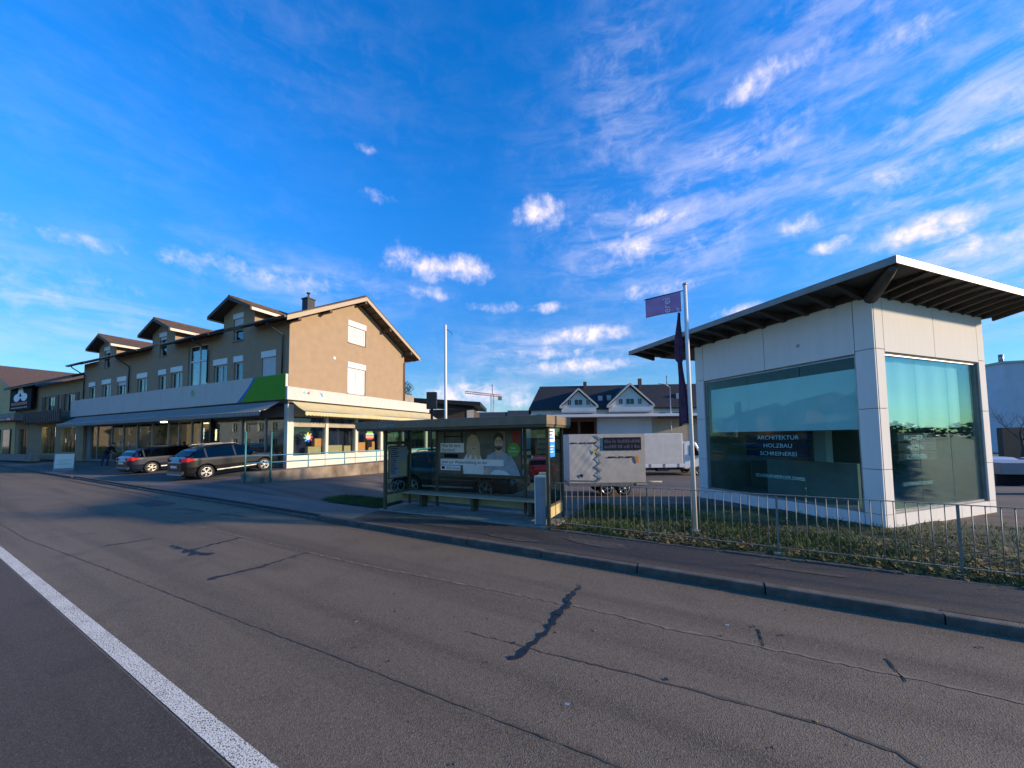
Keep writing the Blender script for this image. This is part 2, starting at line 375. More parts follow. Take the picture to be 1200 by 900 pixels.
# ---------------------------------------------------------------- mesh helpers
class MB:
    def __init__(s): s.v = []; s.f = []; s.mi = []; s.sm = []
    def add(s, vs, fs, mi=0, sm=False):
        o = len(s.v); s.v += [tuple(p) for p in vs]
        for f in fs: s.f.append(tuple(i + o for i in f)); s.mi.append(mi); s.sm.append(sm)
        return s
    def box(s, x0, x1, y0, y1, z0, z1, mi=0):
        if x1 < x0: x0, x1 = x1, x0
        if y1 < y0: y0, y1 = y1, y0
        if z1 < z0: z0, z1 = z1, z0
        return s.add([(x0, y0, z0), (x1, y0, z0), (x1, y1, z0), (x0, y1, z0), (x0, y0, z1), (x1, y0, z1), (x1, y1, z1), (x0, y1, z1)],
                     [(0, 3, 2, 1), (4, 5, 6, 7), (0, 1, 5, 4), (1, 2, 6, 5), (2, 3, 7, 6), (3, 0, 4, 7)], mi)
    def quad(s, a, b, c, d, mi=0): return s.add([a, b, c, d], [(0, 1, 2, 3)], mi)
    def poly(s, pts, mi=0): return s.add(pts, [tuple(range(len(pts)))], mi)
    def prism(s, pts, off, mi=0):
        """polygon pts (3-D) swept by vector off"""
        n = len(pts); o = Vector(off); q = [tuple(Vector(p) + o) for p in pts]
        return s.add(list(pts) + q, [tuple(reversed(range(n))), tuple(range(n, 2 * n))] + [(i, (i + 1) % n, n + (i + 1) % n, n + i) for i in range(n)], mi)
    def tube(s, pts, r, n=8, mi=0, cap=True):
        """round bar through pts; r one radius or one per point"""
        pts = [Vector(p) for p in pts]; rs = r if isinstance(r, (list, tuple)) else [r] * len(pts)
        o = len(s.v); prev = None
        for i, p in enumerate(pts):
            d = (pts[min(i + 1, len(pts) - 1)] - pts[max(i - 1, 0)]).normalized()
            if prev is None:
                a = Vector((0, 0, 1)) if abs(d.z) < .9 else Vector((1, 0, 0)); x = d.cross(a).normalized()
            else: x = (prev - d * prev.dot(d)).normalized()
            prev = x; y = d.cross(x)
            for k in range(n):
                t = 2 * math.pi * k / n; s.v.append(tuple(p + (x * math.cos(t) + y * math.sin(t)) * rs[i]))
        for i in range(len(pts) - 1):
            for k in range(n):
                s.f.append((o + i * n + k, o + i * n + (k + 1) % n, o + (i + 1) * n + (k + 1) % n, o + (i + 1) * n + k)); s.mi.append(mi); s.sm.append(True)
        if cap:
            s.f.append(tuple(o + k for k in reversed(range(n)))); s.mi.append(mi); s.sm.append(False)
            e = o + (len(pts) - 1) * n; s.f.append(tuple(e + k for k in range(n))); s.mi.append(mi); s.sm.append(False)
        return s
    def lathe(s, prof, c, axis, n=24, mi=0):
        """profile [(radius, along)] turned about axis through c"""
        ax = Vector(axis).normalized(); a = Vector((0, 0, 1)) if abs(ax.z) < .9 else Vector((1, 0, 0))
        x = ax.cross(a).normalized(); y = ax.cross(x); c = Vector(c); o = len(s.v)
        for r, t in prof:
            for k in range(n):
                w = 2 * math.pi * k / n; s.v.append(tuple(c + ax * t + (x * math.cos(w) + y * math.sin(w)) * r))
        for i in range(len(prof) - 1):
            for k in range(n):
                s.f.append((o + i * n + k, o + i * n + (k + 1) % n, o + (i + 1) * n + (k + 1) % n, o + (i + 1) * n + k)); s.mi.append(mi); s.sm.append(True)
        return s
    def wall(s, x0, x1, z0, z1, y0, y1, holes=(), mi=0):
        """upright wall in the xz plane from y0 (front) to y1 with real openings (x0,x1,z0,z1)"""
        xs = sorted({x0, x1, *[h[0] for h in holes], *[h[1] for h in holes]}); zs = sorted({z0, z1, *[h[2] for h in holes], *[h[3] for h in holes]})
        xs = [a for a in xs if x0 <= a <= x1]; zs = [a for a in zs if z0 <= a <= z1]
        inh = lambda x, z: any(h[0] < x < h[1] and h[2] < z < h[3] for h in holes)
        for i in range(len(xs) - 1):
            for j in range(len(zs) - 1):
                a, b, c, d = xs[i], xs[i + 1], zs[j], zs[j + 1]
                if inh((a + b) / 2, (c + d) / 2): continue
                s.quad((a, y0, c), (b, y0, c), (b, y0, d), (a, y0, d), mi); s.quad((b, y1, c), (a, y1, c), (a, y1, d), (b, y1, d), mi)
        for h in list(holes):
            a, b, c, d = h
            s.quad((a, y0, c), (a, y0, d), (a, y1, d), (a, y1, c), mi); s.quad((b, y0, c), (b, y1, c), (b, y1, d), (b, y0, d), mi)
            s.quad((a, y0, c), (a, y1, c), (b, y1, c), (b, y0, c), mi); s.quad((a, y0, d), (b, y0, d), (b, y1, d), (a, y1, d), mi)
        s.quad((x0, y1, z0), (x0, y0, z0), (x0, y0, z1), (x0, y1, z1), mi); s.quad((x1, y0, z0), (x1, y1, z0), (x1, y1, z1), (x1, y0, z1), mi)
        s.quad((x0, y0, z1), (x1, y0, z1), (x1, y1, z1), (x0, y1, z1), mi)
        return s
    def tiles(s, a, b, c, d, n, th=.03, mi=0):
        """stepped courses on the slope a-b (eave) to d-c (ridge)"""
        a, b, c, d = map(Vector, (a, b, c, d)); nrm = (b - a).cross(d - a).normalized()
        if nrm.z < 0: nrm = -nrm
        for i in range(n):
            t0, t1 = i / n, (i + 1) / n
            p0, p1 = a.lerp(d, t0), b.lerp(c, t0); q0, q1 = a.lerp(d, t1), b.lerp(c, t1)
            up = nrm * th
            s.quad(p0 + up, p1 + up, q1, q0, mi); s.quad(p0, p1, p1 + up, p0 + up, mi)
        return s
    def mesh(s, name, mats, bevel=0):
        me = bpy.data.meshes.new(name); me.from_pydata(s.v, [], s.f)
        for m in (mats if isinstance(mats, (list, tuple)) else [mats]): me.materials.append(MATS[m])
        me.polygons.foreach_set('material_index', s.mi); me.polygons.foreach_set('use_smooth', s.sm)
        me.update(); return me
    def build(s, name, mats, parent=None, bevel=0, label=None):
        o = bpy.data.objects.new(name, s.mesh(name, mats)); COL.objects.link(o)
        if parent: o.parent = parent
        if bevel:
            b = o.modifiers.new('bevel', 'BEVEL'); b.width = bevel; b.segments = 2; b.limit_method = 'ANGLE'
        if label: o['label'] = label
        return o


def tag(o, label, cat, group=None):
    o['label'] = label; o['category'] = cat
    if group: o['group'] = group
    return o


def empty(name, loc, rz=0.0):
    o = bpy.data.objects.new(name, None); COL.objects.link(o); o.location = loc; o.rotation_euler = (0, 0, rz); o.empty_display_size = .2
    return o


def struct(o): o['kind'] = 'structure'; return o


def link_mesh(name, me, parent, loc=(0, 0, 0), rot=(0, 0, 0), scale=None):
    o = bpy.data.objects.new(name, me); COL.objects.link(o); o.parent = parent; o.location = loc; o.rotation_euler = rot
    if scale: o.scale = scale
    return o


def text(body, name, size, m, parent, loc, rot, ext=.003, align='LEFT', sx=1.0):
    cu = bpy.data.curves.new('txt', 'FONT'); cu.body = body; cu.size = size; cu.extrude = ext; cu.align_x = align; cu.resolution_u = 3
    t = bpy.data.objects.new('txt', cu); COL.objects.link(t)
    dg = bpy.context.evaluated_depsgraph_get()
    me = bpy.data.meshes.new_from_object(t.evaluated_get(dg)); me.name = name
    bpy.data.objects.remove(t); bpy.data.curves.remove(cu)
    me.materials.clear(); me.materials.append(MATS[m])
    o = bpy.data.objects.new(name, me); COL.objects.link(o); o.parent = parent; o.location = loc; o.rotation_euler = rot; o.scale = (sx, 1, 1)
    return o


def copy_tree(o, parent=None):
    c = o.copy(); COL.objects.link(c); c.parent = parent
    for ch in o.children: copy_tree(ch, c)
    return c


# ================================================================ THE SETTING
def smooth(t): t = max(0, min(1, t)); return t * t * (3 - 2 * t)


def zlot(x, y):
    """the yard behind the pavement falls away towards the back"""
    d = -.4897 * x + .8718 * y
    drop = .5 * max(0, min(1, (d - 10.5) / 4.0)) + .4 * max(0, min(1, (d - 14.5) / 10))
    k = smooth((x + 15) / 5.0)
    z = .08 - drop * k * smooth((d - 10.0) / 2.5)
    return z + (.035 + .05 * (y - 6.64)) * smooth((-15.2 - x) / 2.3) * (1 - smooth((y - 7.75) / .3)) if y < 8.05 else z


g = MB(); g.quad((-6000, -6000, -1.05), (6000, -6000, -1.05), (6000, 9000, -1.05), (-6000, 9000, -1.05)); struct(g.build('ground', 'ground'))
g = MB(); g.quad((-260, -30, -.06), (160, -30, -.06), (160, -6.8, -.06), (-260, -6.8, -.06)); struct(g.build('verge', 'ground'))
# road: the far lane is an older, darker surfacing
g = MB()
g.quad((-260, -6.8, 0), (160, -6.8, 0), (160, 1.12, 0), (-260, 1.12, 0), 1); g.quad((-260, 1.12, 0), (160, 1.12, 0), (160, 5.42, 0), (-260, 5.42, 0), 0)
road = struct(g.build('road', ['asphalt_warm', 'asphalt_dark']))


def ribbon(name, pts, w, m, z=.004):
    g = MB(); pts2 = []
    for i in range(len(pts) - 1):                       # wander a little between the surveyed points
        a, b = Vector((*pts[i], 0)), Vector((*pts[i + 1], 0)); k = max(2, int((b - a).length / .055))
        for j in range(k): pts2.append(a.lerp(b, j / k))
    pts2.append(Vector((*pts[-1], 0)))
    ws = w if isinstance(w, (list, tuple)) else (w, w)
    L_, R_ = [], []
    for i, p in enumerate(pts2):
        d = (pts2[min(i + 1, len(pts2) - 1)] - pts2[max(i - 1, 0)]).normalized(); n = Vector((-d.y, d.x, 0)); t = i / (len(pts2) - 1)
        ww = (ws[0] * (1 - t) + ws[1] * t) * random.choice((.35, .7, .9, 1, 1.2, 1.5)) * random.uniform(.8, 1.2) / 2; p = p + n * random.uniform(-.4, .4) * (ws[0] + ws[1]) * .5
        L_.append((p.x + n.x * ww, p.y + n.y * ww, z)); R_.append((p.x - n.x * ww, p.y - n.y * ww, z))
    for i in range(len(L_) - 1): g.quad(R_[i], R_[i + 1], L_[i + 1], L_[i])
    return g.build(name, m, road)


g = MB(); g.quad((-260, 1.135, .004), (160, 1.135, .004), (160, 1.26, .004), (-260, 1.26, .004)); g.build('road_marking', 'road_paint', road)
ribbon('tar_seam', [(-30, 1.5), (-12.3, 1.6), (-8.4, 1.83), (-5.92, 1.95), (-4.25, 2.04), (-2.96, 2.12), (-1.83, 2.17), (-1.26, 2.2), (-.74, 2.23), (3, 2.3)], (.009, .011), 'seam')
ribbon('tar_seam', [(-2.26, 3.01), (-1.7, 3.05), (-1.39, 3.06), (-.66, 3.13), (-.13, 3.16), (.56, 3.2), (.91, 3.14), (.99, 3.05), (1.05, 2.9)], (.008, .026), 'seam')
ribbon('tar_seam', [(-1.6, 4.63), (-1.56, 3.96), (-1.55, 3.68), (-1.54, 3.19), (-1.57, 2.9), (-1.63, 2.82)], (.05, .085), 'tar', .008)
ribbon('tar_seam', [(-1.57, 4.1), (-1.54, 3.75)], (.05, .12), 'tar', .012)
ribbon('tar_seam', [(-6.31, 2.39), (-6.18, 2.94), (-6.23, 3.79)], (.075, .05), 'tar')
ribbon('tar_seam', [(-8.95, 2.79), (-8.23, 2.87), (-8.33, 3.23), (-8.4, 3.71)], (.09, .06), 'tar')
ribbon('tar_seam', [(-8.33, 2.82), (-7.89, 2.84), (-7.61, 2.93)], (.16, .1), 'tar', .008)
ribbon('tar_seam', [(-10.09, 2.2), (-10.0, 2.5), (-9.96, 2.85)], (.08, .05), 'tar')
ribbon('tar_seam', [(-13.57, 4.22), (-13.56, 4.5), (-12.58, 4.57), (-12.38, 4.29), (-12.71, 4.13)], (.08, .08), 'tar')
ribbon('tar_seam', [(-11.45, 4.29), (-11.62, 4.67), (-10.48, 4.76)], (.07, .05), 'tar')
ribbon('tar_seam', [(.32, 4.42), (.33, 4.09)], (.018, .012), 'tar')
ribbon('tar_seam', [(1.23, 4.37), (1.25, 4.04)], (.02, .014), 'tar')
ribbon('tar_seam', [(-17, 4.98), (-22, 5.0), (-30, 5.05)], (.05, .05), 'tar')
ribbon('paving_joint', [(-12, 3.7), (-4.93, 3.8), (-2.8, 3.96), (-1.71, 4.02), (-1.04, 4.06), (-.49, 4.03), (.36, 4.08), (1.17, 4.12), (4, 4.15)], (.03, .03), 'seam_light')
g = MB(); g.box(-16.2, -14.9, 4.15, 4.75, .001, .006); g.build('patch', 'tar', road)
g = MB()                                                   # specks of grit and scraps of paper lying about
for i in range(110):
    x, y = random.uniform(-9, 3), random.uniform(1.4, 5.2); r = random.uniform(.006, .02)
    g.poly([(x + r * math.cos(a) * random.uniform(.6, 1.3), y + r * math.sin(a), .006 + random.uniform(0, .004)) for a in (0, 1.2, 2.5, 3.6, 5.1)], random.choice((0, 0, 1, 2)))
for x, y in ((-2.95, 2.92), (-2.2, 3.3), (.05, 4.36), (-1.0, 2.55), (-3.4, 2.6), (-4.6, 3.3), (-.5, 5.9)):
    g.poly([(x - .018, y - .008, .008), (x + .018, y - .012, .011), (x + .02, y + .01, .015), (x - .012, y + .012, .01)], random.choice((3, 3, 2)))
o = g.build('grit', ['tar', 'seam_light', 'leaf_litter', 'white_paint'], road); o['kind'] = 'stuff'

# pavement with kerb stones and back edging
g = MB()
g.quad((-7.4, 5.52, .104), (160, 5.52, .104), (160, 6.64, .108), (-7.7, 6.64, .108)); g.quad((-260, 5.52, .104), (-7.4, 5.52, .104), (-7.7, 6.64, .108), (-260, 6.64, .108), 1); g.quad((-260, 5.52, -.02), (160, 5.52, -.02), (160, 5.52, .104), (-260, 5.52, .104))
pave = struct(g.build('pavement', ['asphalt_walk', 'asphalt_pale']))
for (x0, x1, y0, y1, mt) in ((-7.0, -4.3, 5.85, 6.3, 'seam'), (-4.0, -2.6, 5.7, 6.0, 'seam'), (-2.4, -1.2, 6.0, 6.4, 'seam'), (.3, 1.5, 6.1, 6.35, 'seam')):
    g = MB(); n = 14
    g.poly([((x0 + x1) / 2 + (x1 - x0) / 2 * math.cos(2 * math.pi * k / n) * random.uniform(.7, 1.1), (y0 + y1) / 2 + (y1 - y0) / 2 * math.sin(2 * math.pi * k / n) * random.uniform(.6, 1.1), .112) for k in range(n)])
    g.build('repair_patch', mt if mt != 'seam_light' else 'asphalt_walk', pave)


def stone_mesh(L, w, h, r):
    g = MB(); pr = [(0, -.15), (w, -.15), (w, h), (r, h), (r * .3, h - r * .3), (0, h - r)]
    g.prism([(0, y, z) for y, z in pr], (L, 0, 0)); return g.mesh('kerb_stone', 'kerb')


kst = [stone_mesh(1.485, .13, .106 + k, .022) for k in (0, .004, -.003)]
x = -60.0; i = 0
while x < 12:
    drop = -.055 if -33 < x < -9.5 else 0                    # lowered kerb along the forecourt
    link_mesh('kerb_stone', kst[i % 3], pave, (x + .81 - .32, 5.4 + random.uniform(-.006, .006), drop + random.uniform(-.004, .004)), (0, 0, random.uniform(-.003, .003)))
    x += 1.5; i += 1
g = MB(); g.box(-260, -59.7, 5.4, 5.53, -.1, .1); g.box(12.2, 160, 5.4, 5.53, -.1, .1); g.build('kerb_run', 'kerb', pave)
est = [stone_mesh(.985, .07, .125 + k, .008) for k in (0, .008, -.006)]
x = -2.9; i = 0
while x < 9:
    link_mesh('edging_stone', est[i % 3], pave, (x, 6.64 + random.uniform(-.006, .006), random.uniform(-.01, .008)), (0, 0, random.uniform(-.006, .006)))
    x += 1.0; i += 1

# forecourt of the shops, rising to the house
g = MB(); ys = [6.64, 7.5, 8.4, 9.3, 10.2, 11.0, 30]; zs = [.11, .14, .2, .27, .33, .35, .35]; xs = [-75, -60, -45, -35, -28, -22, -17.62]
for i in range(len(xs) - 1):
    for j in range(len(ys) - 1):
        g.quad((xs[i], ys[j], zs[j]), (xs[i + 1], ys[j], zs[j]), (xs[i + 1], ys[j + 1], zs[j + 1]), (xs[i], ys[j + 1], zs[j + 1]))
for j in range(len(ys) - 1): g.quad((-17.62, ys[j], zs[j]), (-17.62, ys[j], -.3), (-17.62, ys[j + 1], -.3), (-17.62, ys[j + 1], zs[j + 1]))
struct(g.build('forecourt', 'asphalt_lot'))
# yard and driveway
g = MB(); nx, ny = 56, 60; X = [-17.62 + i * (52 / nx) for i in range(nx + 1)]; Y = [6.64 + .1 * j for j in range(16)] + [8.14 + (j / 45) ** 1.3 * 46.5 for j in range(1, 46)]
for j in range(ny + 1):
    for i in range(nx + 1): g.v.append((X[i], Y[j], zlot(X[i], Y[j])))
for j in range(ny):
    for i in range(nx):
        a = j * (nx + 1) + i; g.f.append((a, a + 1, a + nx + 2, a + nx + 1)); g.mi.append(0); g.sm.append(True)
struct(g.build('yard', 'asphalt_lot'))
# planted bed along the fence, round the pavilion
BX0, BX1 = -8.3, 12.0


def bedfar(x): return 9.9 + 1.0 * smooth((x + 3) / 3) if x < -.5 else 11.0


def zbed(x, y): return max(zlot(x, y) + .012, .10) + .02 * math.sin(x * 3.1) * math.sin(y * 2.7)


g = MB(); nx, ny = 80, 24
for j in range(ny + 1):
    for i in range(nx + 1):
        x = -3.0 + (BX1 + 3.0) * i / nx; y = 6.7 + (bedfar(x) - 6.7) * j / ny; g.v.append((x, y, zbed(x, y) + random.uniform(0, .015)))
for j in range(ny):
    for i in range(nx):
        a = j * (nx + 1) + i; g.f.append((a, a + 1, a + nx + 2, a + nx + 1)); g.mi.append(0); g.sm.append(True)
struct(g.build('planting_bed', 'soil'))
g = MB()
for j in range(5):
    for i in range(7): g.v.append((-10.6 + 2.75 * i / 6, 6.7 + .95 * j / 4 * (1 - .25 * (i == 0)), .118 + .03 * math.sin(i) * (0 < j < 4)))
for j in range(4):
    for i in range(6): a = j * 7 + i; g.f.append((a, a + 1, a + 8, a + 7)); g.mi.append(0); g.sm.append(True)
struct(g.build('verge_patch', 'soil'))


def inpav(x, y, m=.05):
    dx, dy = x - 2.857, y - 9.681; p = dx * .6578 + dy * .7532; q = -dx * .7532 + dy * .6578
    return -m < p < 4.36 + m and -m < q < 4.36 + m


g = MB()                                                    # grass blades
def blade(x, y, z, h):
    a = random.uniform(0, 6.28); w = .006; lx, ly = math.cos(a), math.sin(a); b = random.uniform(.1, .6) * h
    g.add([(x - ly * w, y + lx * w, z), (x + ly * w, y - lx * w, z), (x + lx * b * .4, y + ly * b * .4, z + h * .6), (x + lx * b, y + ly * b, z + h)], [(0, 1, 2), (0, 2, 3), (1, 3, 2)][:2])
clump = [(random.uniform(-3, 8), random.uniform(6.8, 9.6), random.uniform(.25, .7)) for _ in range(30)]
n = 0
while n < 24000:
    if random.random() < .8:
        cx, cy, cr = random.choice(clump); x, y = random.gauss(cx, cr), random.gauss(cy, cr * .6)
    else: x, y = random.uniform(-3, 9), random.uniform(6.75, 10.9)
    if not (-3.0 < x < 10 and 6.74 < y < bedfar(x)) or inpav(x, y): continue
    blade(x, y, zbed(x, y), random.uniform(.04, .13)); n += 1
for _ in range(5000):
    x, y = random.uniform(-10.5, -7.9), random.uniform(6.74, 7.6)
    blade(x, y, .125, random.uniform(.04, .12))
o = g.build('grass', 'grass_blade'); o['kind'] = 'stuff'; tag(o, 'short patchy grass in the bed behind the railing', 'grass')
g = MB()                                                    # fallen leaves
for _ in range(9000):
    x = random.uniform(-3, 9.5); y = 6.72 + abs(random.gauss(0, random.choice((.5, .9, 1.6)))) + .25 * math.sin(x * 2.3)
    if y < 6.72 or y > bedfar(x) or inpav(x, y, .0): continue
    r = random.uniform(.018, .045); a = random.uniform(0, 6.28); z = zbed(x, y) + random.uniform(.012, .05); tx, ty = random.uniform(-.5, .5), random.uniform(-.5, .5)
    pts = []
    for k, rr in enumerate((1, .62, .9, .62, 1, .5)):
        t = a + k * 1.047; px, py = r * rr * math.cos(t), r * rr * math.sin(t); pts.append((x + px, y + py, z + px * tx + py * ty))
    g.poly(pts)
for _ in range(160):
    x = random.uniform(-8, 8); y = 6.55 + random.gauss(0, .15); r = random.uniform(.015, .03); a = random.uniform(0, 6)
    if y < 5.6: continue
    g.poly([(x + r * math.cos(a + k * 1.57), y + r * .7 * math.sin(a + k * 1.57), .135 + random.uniform(0, .012)) for k in range(4)])
o = g.build('fallen_leaves', 'leaf_litter'); o['kind'] = 'stuff'; tag(o, 'brown and yellow fallen leaves strewn over the bed behind the railing', 'leaves')

# ================================================================ THE SHOP HOUSE (left)
HB = (-21.33, 11.617, 0.0); HROT = R(5.157)
house = tag(empty('shop_house', HB, HROT), 'long tan house with three dormers over a shop with white and green fascia', 'building')


def window(parent, x0, x1, z0, z1, y, split=1, box=True, shutter=0.0, curtain=.5, cross=False, gl='glass_house', frame='window_frame', sill=True, boxh=.36):
    """window set in an opening of a wall whose front face is at y (looking along +y)"""
    f = MB(); t = .06; yf = y + .12
    zt = z1 - (boxh if box else 0)
    f.box(x0, x0 + t, yf, yf + .06, z0, zt); f.box(x1 - t, x1, yf, yf + .06, z0, zt); f.box(x0 + t, x1 - t, yf, yf + .06, z0, z0 + t); f.box(x0 + t, x1 - t, yf, yf + .06, zt - t, zt)
    for i in range(1, split): xm = x0 + (x1 - x0) * i / split; f.box(xm - .045, xm + .045, yf - .01, yf + .05, z0 + t, zt - t)
    if cross: zm = z0 + (zt - z0) * .62; f.box(x0 + t, x1 - t, yf - .012, yf + .048, zm - .05, zm + .05)
    w = f.build('window', frame, parent)
    for i in range(split):
        a, b = x0 + (x1 - x0) * i / split, x0 + (x1 - x0) * (i + 1) / split
        p = MB(); p.box(a + .03, b - .03, yf + .02, yf + .032, z0 + .03, zt - .03); p.build('pane', gl, w)
    if curtain:
        c = MB(); n = 18; wv = (x1 - x0) * curtain
        for (ca, cb) in ((x0 + .05, x0 + .05 + wv * .55), (x1 - .05 - wv * .45, x1 - .05)):
            for i in range(n):
                u0, u1 = i / n, (i + 1) / n; s0, s1 = .02 * math.sin(i * 2.2), .02 * math.sin((i + 1) * 2.2)
                c.quad((ca + (cb - ca) * u0, yf + .12 + s0, z0 + .02), (ca + (cb - ca) * u1, yf + .12 + s1, z0 + .02), (ca + (cb - ca) * u1, yf + .12 + s1, zt), (ca + (cb - ca) * u0, yf + .12 + s0, zt))
        c.build('curtain', 'curtain', w)
    d = MB(); d.box(x0 - .02, x1 + .02, yf + .25, yf + .28, z0 - .02, zt + .02); d.build('dark_room_sheet', 'interior_dark', w)  # dark sheet stands in for the unlit room behind the pane
    if box: b_ = MB(); b_.box(x0 - .03, x1 + .03, y - .035, y + .14, zt, z1 + .03); b_.build('shutter_box', 'white_plastic', w, .008)
    if shutter:
        s_ = MB(); n = max(2, int((zt - z0) * shutter / .055)); hh = (zt - z0) * shutter / n
        for i in range(n): za = zt - hh * (i + 1); s_.prism([(x0 + .02, y + .055, za), (x0 + .02, y + .07, za), (x0 + .02, y + .07, za + hh), (x0 + .02, y + .062, za + hh), (x0 + .02, y + .048, za + hh * .5)], (x1 - x0 - .04, 0, 0))
        s_.build('shutter', 'shutter', w)
    if sill: s2 = MB(); s2.box(x0 - .06, x1 + .06, y - .07, y + .1, z0 - .06, z0 - .002); s2.build('sill', 'concrete', w)
    return w


up = [(1.19, 2.53, 5.83, 7.34, dict(shutter=1, curtain=0)), (4.43, 5.39, 5.8, 7.34, dict(split=1, curtain=.6)), (6.13, 7.67, 5.8, 7.34, dict(split=2, curtain=.9)),
      (11.57, 13.13, 5.8, 7.34, dict(split=2, curtain=.9)), (13.85, 14.9, 5.8, 7.3, dict(split=1, curtain=.3)), (16.65, 18.23, 5.85, 7.3, dict(split=2, curtain=.5)),
      (20.04, 21.61, 5.85, 7.3, dict(split=2, curtain=.4, shutter=.3)), (22.79, 24.45, 5.8, 7.28, dict(split=2, curtain=.8)), (25.85, 27.07, 5.8, 7.25, dict(split=1, curtain=.2))]
ZW = 9.05
DC = (5.0, 14.4, 23.7); DW = 1.65
holes = [(-b, -a, c, d) for a, b, c, d, k in up] + [(-10.89, -8.4, 5.75, 8.64)] + [(-(c + .55), -(c - .5), 8.37, ZW) for c in DC]
w = MB(); w.wall(-28.3, 0, 4.25, ZW, 0, .3, holes)
ZR = lambda v: 11.95 - .54 * abs(v - 4.9)
# gable wall facing the driveway, with its two shuttered openings
gy0, gy1 = 4.12, 5.67
zt_ = lambda v: ZR(v) - .24


def gw(pts): w.prism([(0, a, b) for a, b in pts], (-.3, 0, 0))


gw([(.3, 4.25), (gy0, 4.25), (gy0, zt_(gy0)), (.3, zt_(.3))]); gw([(gy1, 4.25), (9.75, 4.25), (9.75, zt_(9.75)), (gy1, zt_(gy1))])
gw([(gy0, 4.25), (gy1, 4.25), (gy1, 5.13), (gy0, 5.13)]); gw([(gy0, 7.3), (gy1, 7.3), (gy1, 8.67), (gy0, 8.67)])
gw([(gy0, 10.22), (gy1, 10.22), (gy1, zt_(gy1)), (4.9, zt_(4.9)), (gy0, zt_(gy0))]); gw([(0, ZW), (.3, ZW), (.3, zt_(.3)), (0, zt_(0))])
w.prism([(-28.3, .3, .3), (-28.3, 9.75, .3), (-28.3, 9.75, zt_(9.75)), (-28.3, 4.9, zt_(4.9)), (-28.3, .3, zt_(.3))], (.3, 0, 0))
w.box(-28, -.3, 9.45, 9.75, .3, 8.9)
for c in DC:                                                 # dormer fronts and cheeks
    w.wall(-c - DW, -c + DW, ZW, 10.18, 0, .25, [(-(c + .55), -(c - .5), ZW - .01, 10.12)])
    w.prism([(-c - DW, 0, 10.18), (-c + DW, 0, 10.18), (-c + DW, 0, 10.2), (-c, 0, 10.9), (-c - DW, 0, 10.2)], (0, .25, 0))
    for s in (-1, 1):
        x = -c + s * DW; w.prism([(x, .25, ZW), (x, .25, 10.19), (x, 2.0, 10.19)], (-s * .2, 0, 0))
wall = w.build('wall', 'render_tan', house)
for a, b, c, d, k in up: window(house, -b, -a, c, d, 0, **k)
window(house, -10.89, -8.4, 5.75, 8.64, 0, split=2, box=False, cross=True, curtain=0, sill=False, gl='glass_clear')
o = MB(); o.box(-10.8, -8.5, .3, .33, 5.8, 8.6); o.build('stair_blind', 'blind', house)
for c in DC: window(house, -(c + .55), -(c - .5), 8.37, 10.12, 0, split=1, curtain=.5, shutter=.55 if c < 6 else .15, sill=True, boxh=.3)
# gable shutters: box above, closed slats below
for (z0, z1) in ((5.13, 7.3), (8.67, 10.22)):
    f = MB()
    for yy in (gy0 + .03, (gy0 + gy1) / 2 - .04, gy1 - .11): f.box(-.10, -.05, yy, yy + .08, z0, z1 - .36)
    f.box(-.10, -.05, gy0 + .03, gy1 - .03, z0, z0 + .07)
    wd = f.build('window', 'window_frame', house)
    b = MB(); b.box(-.14, .03, gy0 - .02, gy1 + .02, z1 - .36, z1 + .02); b.build('shutter_box', 'white_plastic', wd, .008)
    for k in range(2):
        ya = gy0 + .11 + k * ((gy1 - gy0) / 2 - .04); s_ = MB(); n = int((z1 - .36 - z0 - .07) / .075)
        for i in range(n): za = z0 + .075 + i * .075; s_.prism([(-.075, ya, za), (-.06, ya, za + .01), (-.075, ya, za + .07)], (0, (gy1 - gy0) / 2 - .15, 0))
        s_.box(-.095, -.078, ya, ya + (gy1 - gy0) / 2 - .15, z0 + .07, z1 - .36); s_.build('shutter', 'shutter', wd)
    s_ = MB(); s_.box(-.28, .05, gy0 - .04, gy1 + .04, z0 - .05, z0 - .001); s_.build('sill', 'concrete', wd)
    b = MB(); b.box(-.29, -.27, gy0, gy1, z0, z1); b.build('dark_room_sheet', 'interior_dark', wd)  # dark sheet in place of the unlit room behind the shutters
o = MB(); o.box(0, .035, 2.95, 3.12, 7.25, 7.42); o.build('wall_lamp', 'white_plastic', house)
# roof
r = MB(); XL, XR = -29.2, .85; YR = 10.75
def slab(pts, th, mi=0):
    r.prism([(a, b, c) for a, b, c in pts], (0, 0, -th), mi)
slab([(XL, 0, ZR(0)), (XR, 0, ZR(0)), (XR, 4.9, ZR(4.9)), (XL, 4.9, ZR(4.9))], .2, 1)
slab([(XL, 4.9, ZR(4.9)), (XR, 4.9, ZR(4.9)), (XR, YR, ZR(YR)), (XL, YR, ZR(YR))], .2, 1)
r.tiles((XL, 0, ZR(0) + .01), (XR - .02, 0, ZR(0) + .01), (XR - .02, 4.9, ZR(4.9) + .01), (XL, 4.9, ZR(4.9) + .01), 16)
r.tiles((XR - .02, YR, ZR(YR) + .01), (XL, YR, ZR(YR) + .01), (XL, 4.9, ZR(4.9) + .01), (XR - .02, 4.9, ZR(4.9) + .01), 18)
segs = [(XR, -(DC[0] - DW)), (-(DC[0] + DW), -(DC[1] - DW)), (-(DC[1] + DW), -(DC[2] - DW)), (-(DC[2] + DW), XL)]
for a, b in segs:
    slab([(b, -.75, ZR(-.75)), (a, -.75, ZR(-.75)), (a, 0, ZR(0)), (b, 0, ZR(0))], .16, 1)
    r.tiles((b, -.77, ZR(-.77) + .01), (a, -.77, ZR(-.77) + .01), (a, 0, ZR(0) + .01), (b, 0, ZR(0) + .01), 3)
